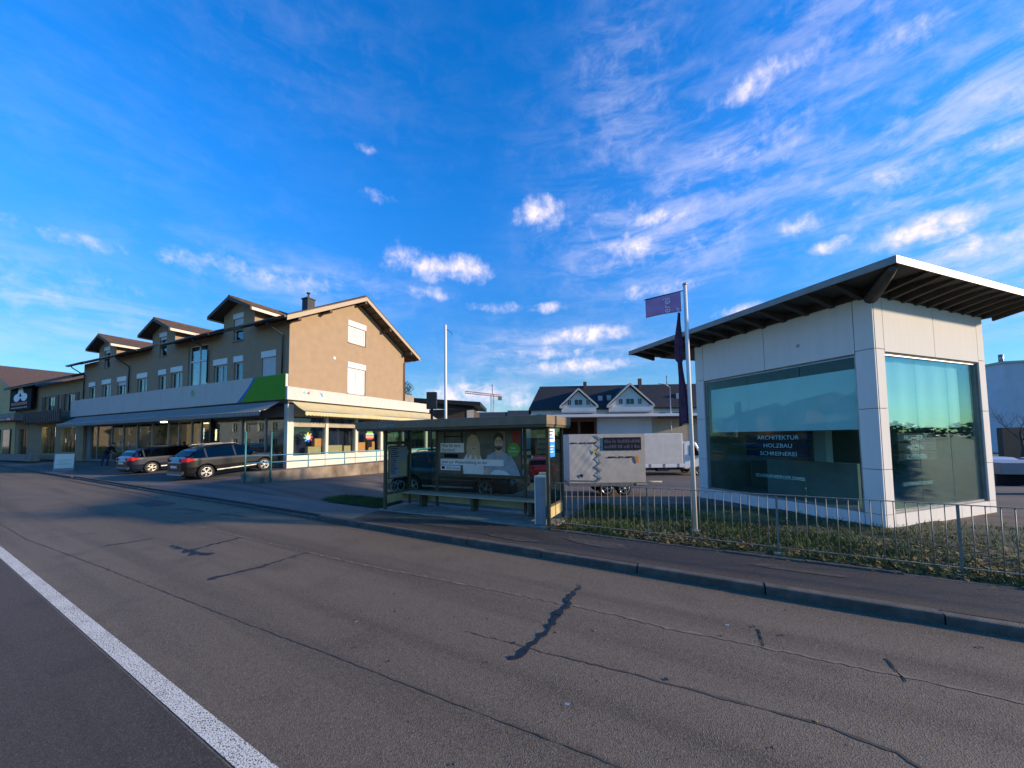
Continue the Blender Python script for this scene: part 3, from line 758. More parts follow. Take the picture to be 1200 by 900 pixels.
r.tube([(XL, 4.9, ZR(4.9) + .04), (XR - .02, 4.9, ZR(4.9) + .04)], .11, 8)
roof = r.build('roof', ['tile_brown', 'wood_dark'], house)
for a, b in segs:
    gt = MB(); gt.tube([(b, -.83, ZR(-.75) - .06), (a, -.83, ZR(-.75) - .06)], .075, 8); gt.build('gutter', 'metal_dark', roof)
gt = MB(); gt.tube([(XL, YR + .08, ZR(YR) - .06), (XR, YR + .08, ZR(YR) - .06)], .075, 8); gt.build('gutter', 'metal_dark', roof)
for s, (va, vb) in enumerate(((-.75, 4.9), (YR, 4.9))):      # barge boards on the verge
    for (xx, mt) in ((XR, 'wood_pale' if s == 0 else 'wood_pale'),):
        b = MB(); b.prism([(xx + .002, va, ZR(va) - .27), (xx + .002, vb, ZR(vb) - .27), (xx + .002, vb, ZR(vb) + .0), (xx + .002, va, ZR(va) + .0)], (.045, 0, 0)); b.build('barge_board', mt, roof)
        b = MB(); b.prism([(xx - .03, va, ZR(va) + .002), (xx - .03, vb, ZR(vb) + .002), (xx - .03, vb, ZR(vb) + .06), (xx - .03, va, ZR(va) + .06)], (.1, 0, 0)); b.build('verge_cap', 'tile_brown', roof)
for v_ in (.05, 2.1, 4.9, 7.3, 9.7):
    b = MB(); b.box(-.2, XR - .03, v_ - .09, v_ + .09, ZR(v_) - .48, ZR(v_) - .21); b.build('purlin', 'wood_dark', roof)
for k in range(10):
    v_ = 5.4 + k * .55; b = MB(); b.box(.0, XR - .02, v_ - .03, v_ + .03, ZR(v_) - .25, ZR(v_) - .2); b.build('soffit_batten', 'wood_dark', roof)
ch = MB(); ch.box(-3.3, -2.72, 3.05, 3.6, 10.2, 11.85); ch.box(-3.34, -2.68, 3.0, 3.65, 11.85, 11.93); ch.tube([(-3.0, 3.3, 11.93), (-3.0, 3.3, 12.3)], .06, 10); ch.tube([(-3.0, 3.3, 12.3), (-3.0, 3.3, 12.36)], .13, 10)
ch.build('chimney', 'tile_dark', roof)
for c in DC:
    d = MB(); hs_ = 2.3; zr = 11.05; ze = zr - .43 * hs_; xr_ = -c
    for s in (-1, 1):
        a0, a1 = (xr_ + s * hs_, -.6, ze), (xr_, -.6, zr); yb0 = (ze - 11.95) / .54 + 4.9 + .1; yb1 = (zr - 11.95) / .54 + 4.9 + .1
        d.prism([a0, a1, (xr_, yb1, zr), (xr_ + s * hs_, yb0, ze)], (0, 0, -.14), 1)
        p0, p1, p2, p3 = Vector(a0), Vector((xr_ + s * hs_, yb0, ze)), Vector((xr_, yb1, zr)), Vector(a1); lift = Vector((0, 0, .012))
        d.tiles(p0 + lift, p1 + lift, p2 + lift, p3 + lift, 8)
    d.tube([(xr_, -.62, zr + .03), (xr_, yb1, zr + .03)], .08, 8)
    dr = d.build('dormer_roof', ['tile_brown', 'wood_dark'], roof)
    for s in (-1, 1):
        b = MB(); b.prism([(xr_ + s * hs_, -.602, ze - .2), (xr_, -.602, zr - .2), (xr_, -.602, zr + .03), (xr_ + s * hs_, -.602, ze + .03)], (0, -.04, 0)); b.build('barge_board', 'wood_dark', roof)
        b = MB(); b.box(xr_ + s * (hs_ - .05), xr_ + s * (hs_ + .02), -.56, yb0, ze - .2, ze - .02); b.build('eave_board', 'cream_paint', roof)
for u_, zb, zt2 in ((.48, 5.85, 8.25), (8.25, 5.9, 8.2), (19.4, 5.9, 8.1), (27.9, 5.9, 8.1)):
    p = MB(); p.tube([(-u_ - .35, -.8, 8.72), (-u_ - .3, -.75, 8.6), (-u_, -.09, zt2 - .1), (-u_, -.09, zt2 - .5), (-u_, -.09, zb)], .045, 8); p.build('downpipe', 'metal_dark', house)
p = MB(); p.tube([(.5, YR + .1, 8.75), (.45, YR, 8.6), (.1, 9.7, 8.25), (.1, 9.7, 5.1)], .045, 8); p.build('downpipe', 'wood_red', house)

# ground-floor shop: fascia, awnings, windows
f = MB(); f.box(-30.3, 0, -.17, -.02, 4.33, 5.8); fas = f.build('sign_fascia', 'white_paint', house, .01)
f = MB(); f.box(.02, .17, -.17, 12.9, 4.3, 5.05); f.box(.02, .17, -.17, -.02, 5.05, 5.06); f.build('sign_fascia', 'white_paint', house, .01)
gp = [(0, 5.79), (-2.85, 5.79)] + [(-2.85 - 1.45 * t ** 1.3, 5.79 - 1.45 * t) for t in (.1, .2, .3, .4, .5, .6, .7, .8, .9, 1)] + [(0, 4.34)]
f = MB(); f.prism([(a, -.1735, b) for a, b in gp], (0, -.012, 0)); f.build('green_panel', 'green_sign', fas)
bp_ = [(-2.85 - 1.45 * t ** 1.3, 5.79 - 1.45 * t) for t in [k / 10 for k in range(11)]]
f = MB()
for i in range(10):
    (a, b), (c, d) = bp_[i], bp_[i + 1]; wd = .16 + .16 * i / 10; f.prism([(a - .012, -.1735, b), (a - wd, -.1735, b), (c - wd - .016, -.1735, d), (c - .012, -.1735, d)], (0, -.012, 0))
f.build('blue_stripe', 'blue_sign', fas)
f = MB()
for a0 in (0, 1.05, 2.1, 3.14, 4.2, 5.24):
    cx, cz = -9.75 + .16 * math.cos(a0), 5.25 + .16 * math.sin(a0); f.prism([(cx + .13 * math.cos(a0 + t) * (1 if t in (0, 3.14) else .55), -.1735, cz + .13 * math.sin(a0 + t) * (1 if t in (0, 3.14) else .55)) for t in (0, .9, 2.2, 3.14, 4.1, 5.4)], (0, -.008, 0))
f.build('leaf_emblem', 'green_print', fas)
for k in range(9):
    f = MB(); x = -5.2 - 2.95 * k; f.box(x - .006, x + .006, -.174, -.16, 4.34, 5.79); f.build('panel_joint', 'panel_grey', fas)
f = MB(); f.prism([(.1735, .75, 4.78), (.1735, .95, 4.72), (.1735, .92, 4.86), (.1735, .82, 4.86)], (.008, 0, 0), 0); f.prism([(.1735, 1.0, 4.78), (.1735, 1.18, 4.7), (.1735, 1.2, 4.9)], (.008, 0, 0), 1)
f.prism([(.1735, 1.9, 4.92), (.1735, 2.06, 4.85), (.1735, 2.12, 4.66), (.1735, 2.02, 4.66)], (.008, 0, 0), 2); f.build('bird_emblem', ['teal_paint', 'red_print', 'blue_print'], house)
f = MB(); f.box(-30.3, -.0, -.02, .3, 4.05, 4.32); f.box(-.3, .0, .3, 12.9, 4.05, 4.29); f.box(-30.3, -.3, .3, 9.4, 4.1, 4.24); f.build('floor_beam', 'soffit', house)
# extension with flat roof at the back
f = MB(); f.box(-9, 0, 9.76, 12.9, 4.3, 4.95); f.box(-8.9, -.1, 9.8, 12.85, .3, .36); f.box(-9, -8.8, 9.76, 12.9, .3, 4.3); f.box(-8.8, 0, 12.7, 12.9, .3, 4.3); f.build('extension', 'cream_paint', house)
f = MB(); f.box(-1.6, -.5, 10.2, 11.6, 4.95, 5.75); f.build('planter', 'concrete', house)


def awning(name, p0, p1, out, z0, z1, m, vh=.24, axis='x'):
    """sloping cloth from the wall line p0-p1 outwards by vector out, with a scalloped valance"""
    p0, p1, out = Vector(p0), Vector(p1), Vector(out); n = 60
    c = MB(); nv = 6
    for i in range(n):
        for j in range(nv):
            def P(t, s):
                q = p0.lerp(p1, t) + out * s; return (q.x, q.y, z0 + (z1 - z0) * s - .05 * math.sin(math.pi * s) + .012 * math.sin(t * 60) * s)
            c.add([P(i / n, j / nv), P((i + 1) / n, j / nv), P((i + 1) / n, (j + 1) / nv), P(i / n, (j + 1) / nv)], [(0, 1, 2, 3)], 0, True)
    aw = c.build(name, m, house)
    v = MB(); L = (p1 - p0).length; k = int(L / .22); e0, e1 = p0 + out * 1.002, p1 + out * 1.002
    for i in range(k):
        a, b = e0.lerp(e1, i / k), e0.lerp(e1, (i + 1) / k); pts = [(a.x, a.y, z1), (b.x, b.y, z1)]
        for t in (1, .8, .5, .2, 0): q = a.lerp(b, t); pts.append((q.x, q.y, z1 - vh * .72 - vh * .28 * math.sin(math.pi * t)))
        v.poly(pts)
    v.build('valance', m, aw)
    b = MB(); b.tube([tuple(Vector((*(p0 + out * .99).xy, z1 + .02))), tuple(Vector((*(p1 + out * .99).xy, z1 + .02)))], .03, 8); b.build('front_bar', 'metal_grey', aw)
    for t in (.03, .35, .66, .97):
        q = p0.lerp(p1, t); e = q + out * .98; m_ = q + out * .5
        a = MB(); a.tube([(q.x, q.y, z0 - .3), (m_.x + (p1 - p0).normalized().x * .4, m_.y + (p1 - p0).normalized().y * .4, (z0 + z1) / 2 - .18), (e.x, e.y, z1)], .022, 6); a.build('arm', 'metal_grey', aw)
    return aw


awning('awning', (-28.9, -.18, 0), (-.45, -.18, 0), (0, -1.1, 0), 4.22, 3.56, 'awning_grey')
awning('awning', (.18, .12, 0), (.18, 13.0, 0), (1.15, 0, 0), 4.2, 3.58, 'awning_cream')
# shop front
f = MB(); f.box(-28.3, -.32, .34, .42, 3.35, 4.04); f.box(-28.3, -.32, .34, .46, .34, .52); f.box(-28.3, -27.3, .3, .46, .52, 3.35); f.build('shop_surround', 'interior_grey', house)
mull = [27.3, 26.1, 23.3, 21.2, 18.85, 16.5, 14.1, 12.6, 10.9, 9.7, 8.3, 5.0, 2.6, .35]
for i, m_ in enumerate(mull):
    f = MB()
    if i == 10: f.box(-m_ - .1, -m_ + .1, .2, .46, .34, 4.04); f.build('post', 'metal_dark', house)
    else: f.box(-m_ - .05, -m_ + .05, .34, .44, .52, 3.35); f.build('mullion', 'metal_grey', house)
for i in range(len(mull) - 1):
    f = MB(); f.box(-mull[i] + .05, -mull[i + 1] - .05, .385, .395, .52, 3.35); f.build('shop_pane', 'glass_clear', house)
f = MB(); f.box(-28.3, -.4, 5.4, 5.5, .34, 4.04); f.box(-28.2, -.4, .5, 5.4, .34, .36); f.box(-28.2, -.4, .5, 5.4, 3.9, 4.04); f.build('shop_interior', 'interior_grey', house)
for (a, b, z0, z1, mt) in ((23.5, 26, 1.2, 3.25, 'interior_beige'), (21.3, 23.2, 1.2, 3.2, 'interior_beige'), (18.95, 21.1, 1.3, 3.2, 'interior_beige'), (16.6, 18.7, 1.3, 3.2, 'interior_beige'), (21.4, 23.1, 1.25, 1.95, 'letter_white'), (19.2, 21.0, 1.3, 1.9, 'letter_white'), (9.9, 10.7, 1.0, 2.9, 'letter_white'), (5.2, 8.0, .6, 3.2, 'interior_grey')):
    f = MB(); y_ = .62 if mt != 'letter_white' else .55; f.box(-b, -a, y_, y_ + .03, z0, z1); f.build('blind' if mt != 'letter_white' else 'poster', mt, house)
for (x, z, mt) in ((-13.4, 2.45, 'lamp_warm'), (-11.9, 2.5, 'lamp_cool'), (-15.2, 2.6, 'lamp_cool')):
    f = MB(); f.box(x - .35, x + .35, 2.9, 2.95, z - .45, z + .45); f.build('lit_display', mt, house)
f = MB(); f.box(-12.1, -11.5, -.9, -.75, 3.28, 3.36); f.build('entrance_lamp', 'lamp_warm', house)
text('Sunstyle', 'window_lettering', .34, 'interior_beige', house, (-4.6, .375, 2.95), (R(90), 0, 0))
f = MB(); f.box(-4.6, -3.0, .6, .63, 1.9, 2.8); f.build('poster', 'red_print', house); f = MB(); f.box(-4.65, -2.9, .59, .62, 1.55, 1.88); f.build('poster', 'letter_white', house)
# gable shop front
cols = [(-.02, .36), (2.48, 2.68), (4.84, 5.04), (7.2, 7.42), (9.6, 9.8), (12.6, 12.88)]
for a, b in cols: f = MB(); f.box(-.3, .012, a, b, .1, 4.05); f.build('column', 'cream_paint', house, .01)
for i in range(len(cols) - 1):
    a, b = cols[i][1], cols[i + 1][0]
    f = MB(); f.box(-.2, -.03, a, b, .1, 1.05); f.build('stall_riser', 'cream_paint', house)
    f = MB(); f.box(-.2, -.05, a, b, 2.76, 3.05); f.box(-.2, -.05, a, b, 3.35, 4.05); f.build('transom', 'interior_beige', house)
    f = MB(); f.box(-.14, -.128, a, b, 3.05, 3.35); f.build('shop_pane', 'glass_clear', house)
    f = MB(); f.box(-.14, -.128, a, b, 1.05, 2.76); f.build('shop_pane', 'glass_clear', house)
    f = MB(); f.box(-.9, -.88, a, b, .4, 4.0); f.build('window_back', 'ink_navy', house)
for (a, b, z0, z1, mt) in ((1.5, 2.4, 1.06, 1.55, 'panel_ochre'), (1.95, 2.45, 1.56, 2.05, 'orange_print'), (2.75, 4.0, 1.06, 1.6, 'panel_ochre'), (4.15, 4.7, 1.06, 1.55, 'panel_ochre'), (5.15, 6.0, 1.06, 1.75, 'orange_print'), (6.3, 6.9, 1.06, 1.8, 'orange_print'), (7.6, 9.4, 1.06, 2.4, 'curtain')):
    f = MB(); f.box(-.6, -.3, a, b, z0, z1); f.build('display_box', mt, house, .01)
for k, mt in enumerate(('red_print', 'orange_print', 'yellow_print', 'green_print', 'teal_paint', 'blue_print', 'blue_sign', 'red_print')):
    f = MB(); a0 = k * math.pi / 4; f.prism([(-.126, 1.38 + .33 * math.cos(a0 + t) * q, 2.12 + .33 * math.sin(a0 + t) * q) for t, q in ((-.3, .4), (0, 1.0), (.42, .75), (.46, .4))], (.004, 0, 0)); f.build('window_sticker', mt, house)
f = MB(); f.prism([(-.126, 1.38 + .14 * math.cos(t * .524), 2.12 + .14 * math.sin(t * .524)) for t in range(12)], (.006, 0, 0)); f.build('window_sticker', 'letter_white', house)
for k, (mt, z0, z1) in enumerate((('green_print', 2.4, 2.55), ('yellow_print', 2.32, 2.4), ('blue_print', 2.2, 2.32), ('orange_print', 2.05, 2.2), ('red_print', 1.95, 2.05), ('ink', 1.4, 1.95))):
    hw = [.28, .38, .4, .38, .3, .22][k]; f = MB(); f.prism([(-.126, 6.25 - hw, z0), (-.126, 6.25 + hw, z0), (-.126, 6.25 + hw * .9, z1), (-.126, 6.25 - hw * .9, z1)], (.004 + .0005 * k, 0, 0)); f.build('window_sticker', mt, house)
f = MB(); f.box(-.3, 2.6, -.3, 13.5, -.1, .345); f.build('terrace', 'concrete', house)


# ---------------------------------------------------------------- neighbour houses (far left)
nb = tag(empty('neighbour_house', HB, HROT), 'cream house with brown shutters and dark balcony, left of the long tan house', 'building')
hl = [(-37.7, -35.3, 4.9, 6.6), (-32.7, -30.6, 4.95, 6.6)]
w = MB(); w.wall(-46, -28.32, 4.0, 7.9, .15, .45, hl); w.wall(-46, -28.32, .3, 4.0, .15, .45, [(-38.4, -34.8, .95, 3.6), (-33.4, -30, 1.1, 3.4), (-45, -42.5, .4, 3.5)])
w.box(-46, -45.7, .45, 9, .3, 7.9); w.build('wall', 'render_cream', nb)
for h in hl:
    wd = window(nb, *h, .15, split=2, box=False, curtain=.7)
    for s in (-1, 1):
        xs_ = (h[0] - 1.0, h[0] - .08) if s < 0 else (h[1] + .08, h[1] + 1.0)
        f = MB(); f.box(*xs_, .1, .145, h[2] - .05, h[3] + .05); [f.box(xs_[0] + .08, xs_[1] - .08, .085, .1, h[2] + .05 + k * .13, h[2] + .13 + k * .13) for k in range(12)]; f.build('shutter', 'shutter_brown', nb)
f = MB(); f.box(-39.8, -30.4, -.75, -.65, 3.95, 5.05); f.box(-39.8, -39.7, -.65, .15, 3.95, 5.05); f.box(-39.8, -30.4, -.65, .14, 3.9, 4.0)
[f.box(-39.75 + k * .45, -39.5 + k * .45, -.78, -.75, 4.0, 5.0) for k in range(21)]; f.build('balcony', 'wood_dark', nb)
r = MB(); r.prism([(-46.6, -.7, 7.95), (-28.35, -.7, 7.95), (-28.35, 5, 10.6), (-46.6, 5, 10.6)], (0, 0, -.2), 1); r.tiles((-46.6, -.72, 7.97), (-28.36, -.72, 7.97), (-28.36, 5, 10.62), (-46.6, 5, 10.62), 18); r.prism([(-46.6, 5, 10.6), (-28.35, 5, 10.6), (-28.35, 10.5, 8), (-46.6, 10.5, 8)], (0, 0, -.2), 1)
r.build('roof', ['tile_brown', 'wood_dark'], nb)
for (a, b, z0, z1) in ((-38.4, -34.8, .95, 3.6), (-33.4, -30, 1.1, 3.4), (-45, -42.5, .4, 3.5)):
    f = MB(); f.box(a, b, .3, .31, z0, z1); f.build('shop_pane', 'glass_clear', nb)
    for k in range(1, 4): f = MB(); xx = a + (b - a) * k / 4; f.box(xx - .04, xx + .04, .28, .34, z0, z1); f.build('mullion', 'metal_dark', nb)
f = MB(); f.box(-45.6, -28.4, 3.2, 3.3, .3, 4); f.box(-45.6, -28.4, .46, 3.2, .3, .34); f.build('shop_interior', 'interior_grey', nb)
for (x, z, w_, h_, mt) in ((-37.6, 3.1, .5, .5, 'lamp_warm'), (-36.0, 3.1, .2, .3, 'lamp_warm'), (-35.4, 2.2, .3, .2, 'lamp_cool'), (-36, 1.6, .5, .15, 'lamp_cool'), (-31.0, 2.8, .9, .6, 'lamp_warm'), (-32.4, 2.5, .5, .3, 'lamp_cool')):
    f = MB(); f.box(x - w_, x + w_, .9, .93, z - h_, z + h_); f.build('lit_display', mt, nb)
f = MB(); f.box(-46, -34, -1.4, -.9, .3, .9); f.build('forecourt_planter', 'concrete', nb)
f = MB(); f.box(-46, -40.5, -1.3, .1, 4.35, 4.5); f.build('canopy', 'panel_grey', nb); f = MB(); f.box(-42.3, -39.6, -1.35, -1.302, 4.3, 4.56); f.build('canopy_sign', 'red_print', nb); f = MB(); f.box(-41.6, -40.6, -1.37, -1.352, 4.36, 4.5); f.build('canopy_letters', 'letter_white', nb)
sg = MB(); sg.box(-46.4, -39.9, -.3, -.12, 5.5, 8.2); sign = sg.build('shop_sign', 'ink'); sign.location = HB; sign.rotation_euler = (0, 0, HROT)
tag(sign, 'dark sign board with white three-lobed emblem and red lettering', 'sign')
em = MB()
for (cx, cz, rx, rz) in ((-43.1, 7.55, .75, .55), (-44.2, 6.85, .95, .42), (-42.0, 6.85, .95, .42)):
    em.prism([(cx + rx * math.cos(t * .3927), -.302, cz + rz * math.sin(t * .3927)) for t in range(16)], (0, -.01 - .002 * rx, 0))
em.prism([(-44.6, -.302, 6.75), (-41.6, -.302, 6.75), (-42.5, -.302, 7.6), (-43.7, -.302, 7.6)], (0, -.008, 0)); em.build('emblem', 'letter_white', sign)
em = MB(); em.prism([(-43.5, -.32, 6.95), (-42.7, -.32, 6.95), (-43.1, -.32, 7.35)], (0, -.006, 0)); em.build('emblem_eye', 'ink', sign)
em = MB(); [em.box(-45.8 + k * .62, -45.35 + k * .62, -.315, -.302, 6.05, 6.35) for k in range(8)]; em.build('lettering', 'red_print', sign)
em = MB(); [em.box(-45.8 + k * .5, -45.5 + k * .5, -.315, -.302, 5.7, 5.85) for k in range(10)]; em.build('lettering', 'letter_grey', sign)

yh = tag(empty('yellow_house', HB, HROT), 'ochre yellow gable house with brown roof at the left edge', 'building')
w = MB(); w.prism([(-64, .1, .3), (-46.05, .1, .3), (-46.05, .1, 8.1), (-55, .1, 11.2), (-64, .1, 8.1)], (0, 12, 0)); w.build('wall', 'render_yellow', yh)
r = MB()
for s in (-1, 1):
    a, b = -55, -55 + s * 9.9; r.prism([(a, -.6, 11.55), (b, -.6, 8.0), (b, 13, 8.0), (a, 13, 11.55)], (0, 0, -.22), 1)
    r.tiles((b, -.6, 8.02), (b, 13, 8.02), (a, 13, 11.57), (a, -.6, 11.57), 20)
r.build('roof', ['tile_brown', 'wood_pale'], yh)
f = MB(); f.box(-64, -43.8, -.5, .08, 4.5, 5.25); f.build('ledge', 'concrete', yh)
for (a, b) in ((-52.5, -50.8), (-49.6, -47.2), (-56.5, -54)):
    f = MB(); f.box(a, b, .02, .098, .5, 3.6); q = f.build('shop_window', 'metal_dark', yh); f = MB(); f.box(a + .1, b - .1, .005, .018, .6, 3.5); f.build('pane', 'pane_far', q)

# ================================================================ THE PAVILION (right)
PC = (2.857, 9.681, 0.0); PROT = R(48.87); S = 4.36
pav = tag(empty('glass_pavilion', PC, PROT), 'white panelled showroom pavilion with large windows and overhanging flat roof', 'building')
f = MB()
f.wall(-S + .03, -.03, -.5, 4.72, .03, .28, [(-4.03, -.33, .36, 3.58)])            # face towards the forecourt, turned below
for i, v in enumerate(f.v): f.v[i] = (v[1], -v[0], v[2])
f.wall(.31, S - .03, -.5, 4.72, .03, .28, [(.33, 4.05, .36, 3.58)])
f.box(S - .2, S, .03, S, -.5, 4.72); f.box(.03, S - .2, S - .2, S, -.5, 4.72); f.box(.25, S - .2, .25, S - .2, .2, .3)
f.build('wall', 'interior_dim', pav)


def clad(side, a, b, z0, z1):
    g_ = .006; q = MB()
    if side == 'A': q.box(-.005, .028, a + g_, b - g_, z0 + g_, z1 - g_)
    else: q.box(a + g_, b - g_, -.005, .028, z0 + g_, z1 - g_)
    q.build('panel', 'panel_white', pav, .003)


for side in 'AB':
    e = .03 if side == 'A' else .0
    a0 = -.004 if side == 'A' else .03
    for z0, z1 in ((-.5, .36), (.36, 1.24), (1.24, 2.45), (2.45, 3.65), (3.65, 4.72)):
        clad(side, a0, .32, z0, z1)
        clad(side, 4.06, S, z0, z1)
    for k in range(2): clad(side, .32 + k * 1.87, .32 + (k + 1) * 1.87, 3.6, 4.72)
    for k in range(3): clad(side, .32 + k * 1.2467, .32 + (k + 1) * 1.2467, -.5, .355)
# slim frames and panes
for side, ms in (('A', (.33, 1.43, 2.73, 4.03)), ('B', (.33, 1.53, 2.79, 4.05))):
    T = (lambda q: [(v[1], v[0], v[2]) for v in q]) if side == 'A' else (lambda q: q)
    def put(nm, m_, x0, x1, y0, y1, z0, z1):
        q = MB(); q.box(x0, x1, y0, y1, z0, z1)
        if side == 'A': q.v = [(v[1], v[0], v[2]) for v in q.v]; q.f = [tuple(reversed(t)) for t in q.f]
        return q.build(nm, m_, pav)
    put('frame_rail', 'metal_grey', ms[0], ms[-1], .05, .10, .36, .40); put('frame_rail', 'metal_grey', ms[0], ms[-1], .05, .10, 3.55, 3.58)
    put('frame_post', 'metal_grey', ms[0], ms[0] + .03, .05, .10, .4, 3.55); put('frame_post', 'metal_grey', ms[-1] - .03, ms[-1], .05, .10, .4, 3.55)
    for k in range(3): put('pane', 'glass_green', ms[k] + (.03 if k == 0 else .006), ms[k + 1] - (.03 if k == 2 else .006), .065, .08, .4, 3.55)
# roller blinds hanging inside
b = MB(); n = 40
for i in range(n):
    y0, y1 = .36 + 3.6 * i / n, .36 + 3.6 * (i + 1) / n; b.add([(.17 + .012 * math.sin(i * .9), y0, 2.04), (.17 + .012 * math.sin(i * .9 + .9), y1, 2.04), (.16, y1, 3.32), (.16, y0, 3.32)], [(0, 1, 2, 3)], 0, True)
b.build('roller_blind', 'blind', pav)
b = MB(); nz = 12
def bl(x, z): 
    s = math.exp(-((x - .95) / .35) ** 2) * max(0, 1 - (z - 2.07) / .7); return (x, .2 - .07 * s + .012 * math.sin(x * 9), z + .05 * s * max(0, 1 - (z - 2.07) / .2))
for i in range(n):
    for j in range(nz):
        x0, x1 = .36 + 3.3 * i / n, .36 + 3.3 * (i + 1) / n; z0, z1 = 2.07 + 1.5 * j / nz, 2.07 + 1.5 * (j + 1) / nz; b.add([bl(x0, z0), bl(x1, z0), bl(x1, z1), bl(x0, z1)], [(0, 1, 2, 3)], 0, True)
b.build('roller_blind', 'blind', pav)
for k, tx in enumerate(('ARCHITEKTUR', 'HOLZBAU', 'SCHREINEREI')):
    z = 1.80 - k * .2
    q = MB(); q.box(.085, .09, 1.27, 2.84, z, z + .16); st = q.build('sign_strip', 'ink_navy', pav)
    text(tx, 'lettering', .145, 'letter_white', st, (.083, 2.03, z + .03), (R(90), 0, R(-90)), .001, 'CENTER', 1.05)
    q = MB(); q.box(.78, 2.2, .085, .09, z - .02, z + .15); st = q.build('sign_strip', 'ink_navy', pav)
    text(tx, 'lettering', .14, 'letter_white', st, (1.42, .083, z + .01), (R(90), 0, 0), .001, 'CENTER', .95)
text('SCHÖNENBERGER.SWISS', 'lettering', .115, 'letter_white', pav, (.083, 2.03, .86), (R(90), 0, R(-90)), .001, 'CENTER', .92)
text('SCHÖNENBERGER.SWISS', 'lettering', .11, 'letter_white', pav, (1.42, .083, .86), (R(90), 0, 0), .001, 'CENTER', .9)
# a few things standing inside
q = MB(); q.box(1.2, 1.3, 1.0, 3.0, .3, 1.25); q.box(1.2, 2.2, 3.0, 3.1, .3, 1.25); q.build('display_counter', 'interior_grey', pav)
q = MB(); q.box(2.6, 2.9, 2.4, 2.7, .3, 2.6); q.build('inner_pillar', 'window_frame', pav)
# overhanging roof: thin edge, tapering joists below
px0, px1, qy0, qy1, zt = -.95, 5.4, -.8, 6.35, 5.0
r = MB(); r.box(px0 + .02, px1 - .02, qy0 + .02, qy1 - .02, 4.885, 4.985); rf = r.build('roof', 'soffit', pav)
for (a, b, c, d) in ((px0, px0 + .018, qy0, qy1), (px1 - .018, px1, qy0, qy1), (px0 + .02, px1 - .02, qy0, qy0 + .018), (px0 + .02, px1 - .02, qy1 - .018, qy1)):
    q = MB(); q.box(a, b, c, d, 4.865, zt); q.build('roof_edge', 'steel_fascia', rf)
for k in range(12):                                         # joists over the lit side
    x = .1 + k * .48
    if x > px1 - .1: break
    q = MB(); q.prism([(x - .045, qy0 + .06, 4.88), (x - .045, qy0 + .06, 4.84), (x - .045, -.01, 4.68), (x - .045, -.01, 4.88)], (.09, 0, 0)); q.build('joist', 'soffit', rf)
for k in range(13):                                         # short outriggers over the other side
    y = .15 + k * .5
    if y > qy1 - .1: break
    q = MB(); q.prism([(px0 + .06, y - .045, 4.88), (px0 + .06, y - .045, 4.84), (-.01, y - .045, 4.68), (-.01, y - .045, 4.88)], (0, .09, 0)); q.build('joist', 'soffit', rf)
q = MB(); q.tube([(.02, .02, 4.66), (-.3, -.27, 4.74), (-.6, -.52, 4.80), (-.86, -.72, 4.83)], [.11, .10, .085, .06], 10); q.build('corner_beam', 'soffit', rf)
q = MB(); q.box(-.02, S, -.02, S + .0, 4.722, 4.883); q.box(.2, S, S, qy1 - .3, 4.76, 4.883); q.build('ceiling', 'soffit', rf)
q = MB(); q.box(-.012, -.005, 1.35, 1.42, 4.0, 4.07); q.build('stain', 'wood_pale', pav)

# ---------------------------------------------------------------- railing along the pavement
fen = tag(empty('bar_railing', (-2.9, 6.96, .1), 0), 'galvanised railing of thin upright bars along the pavement before the pavilion', 'railing')
FL = 14.4
q = MB(); q.box(0, FL, -.018, .018, .905, .915); q.build('top_rail', 'galvanised', fen)
q = MB(); q.box(0, FL, -.015, .015, .10, .11); q.build('bottom_rail', 'galvanised', fen)
q = MB(); q.tube([(0, 0, .11), (0, 0, .905)], .0062, 6); bar_me = q.mesh('bar', 'galvanised')
q = MB(); q.box(-.014, .014, -.006, .006, -.25, .905); post_me = q.mesh('post', 'galvanised')
k = 0
while k * .12 < FL:
    if k % 16 == 15: link_mesh('post', post_me, fen, (k * .12, 0, 0))
    else: link_mesh('bar', bar_me, fen, (k * .12, 0, 0), (random.uniform(-.006, .006), random.uniform(-.006, .006), 0))
    k += 1
for k in (15, 31, 47, 63):
    q = MB(); x = k * .12; q.box(x - .07, x + .07, -.10, .03, -.1, .03); q.build('post_footing', 'concrete', fen)

# ---------------------------------------------------------------- flagpole and its two flags
fp = tag(empty('flagpole', (-.373, 7.834, .1)), 'tall pale aluminium flagpole standing before the pavilion', 'flagpole')
q = MB(); q.tube([(0, 0, -.1), (0, 0, .04)], .09, 12); q.build('foot', 'concrete', fp)
q = MB(); q.tube([(.004, 0, .04), (-.02, .0, 4.86)], [.042, .036], 14); q.build('shaft', 'panel_white', fp)
q = MB(); q.tube([(-.02, 0, 4.862), (-.02, 0, 4.9)], [.045, .04], 12); q.build('cap', 'metal_grey', fp)
q = MB(); q.tube([(-.05, 0, 4.76), (-.78, -.1, 4.68)], .012, 8); q.build('arm', 'metal_dark', fp)


def cloth(nx, ny, fn, nm, m_, loc):
    q = MB()
    for j in range(ny + 1):
        for i in range(nx + 1): q.v.append(fn(i / nx, j / ny))
    for j in range(ny):
        for i in range(nx): a = j * (nx + 1) + i; q.f.append((a, a + 1, a + nx + 2, a + nx + 1)); q.mi.append(0); q.sm.append(True)
    o = q.build(nm, m_); o.location = loc
    s_ = o.modifiers.new('thickness', 'SOLIDIFY'); s_.thickness = .003
    return o


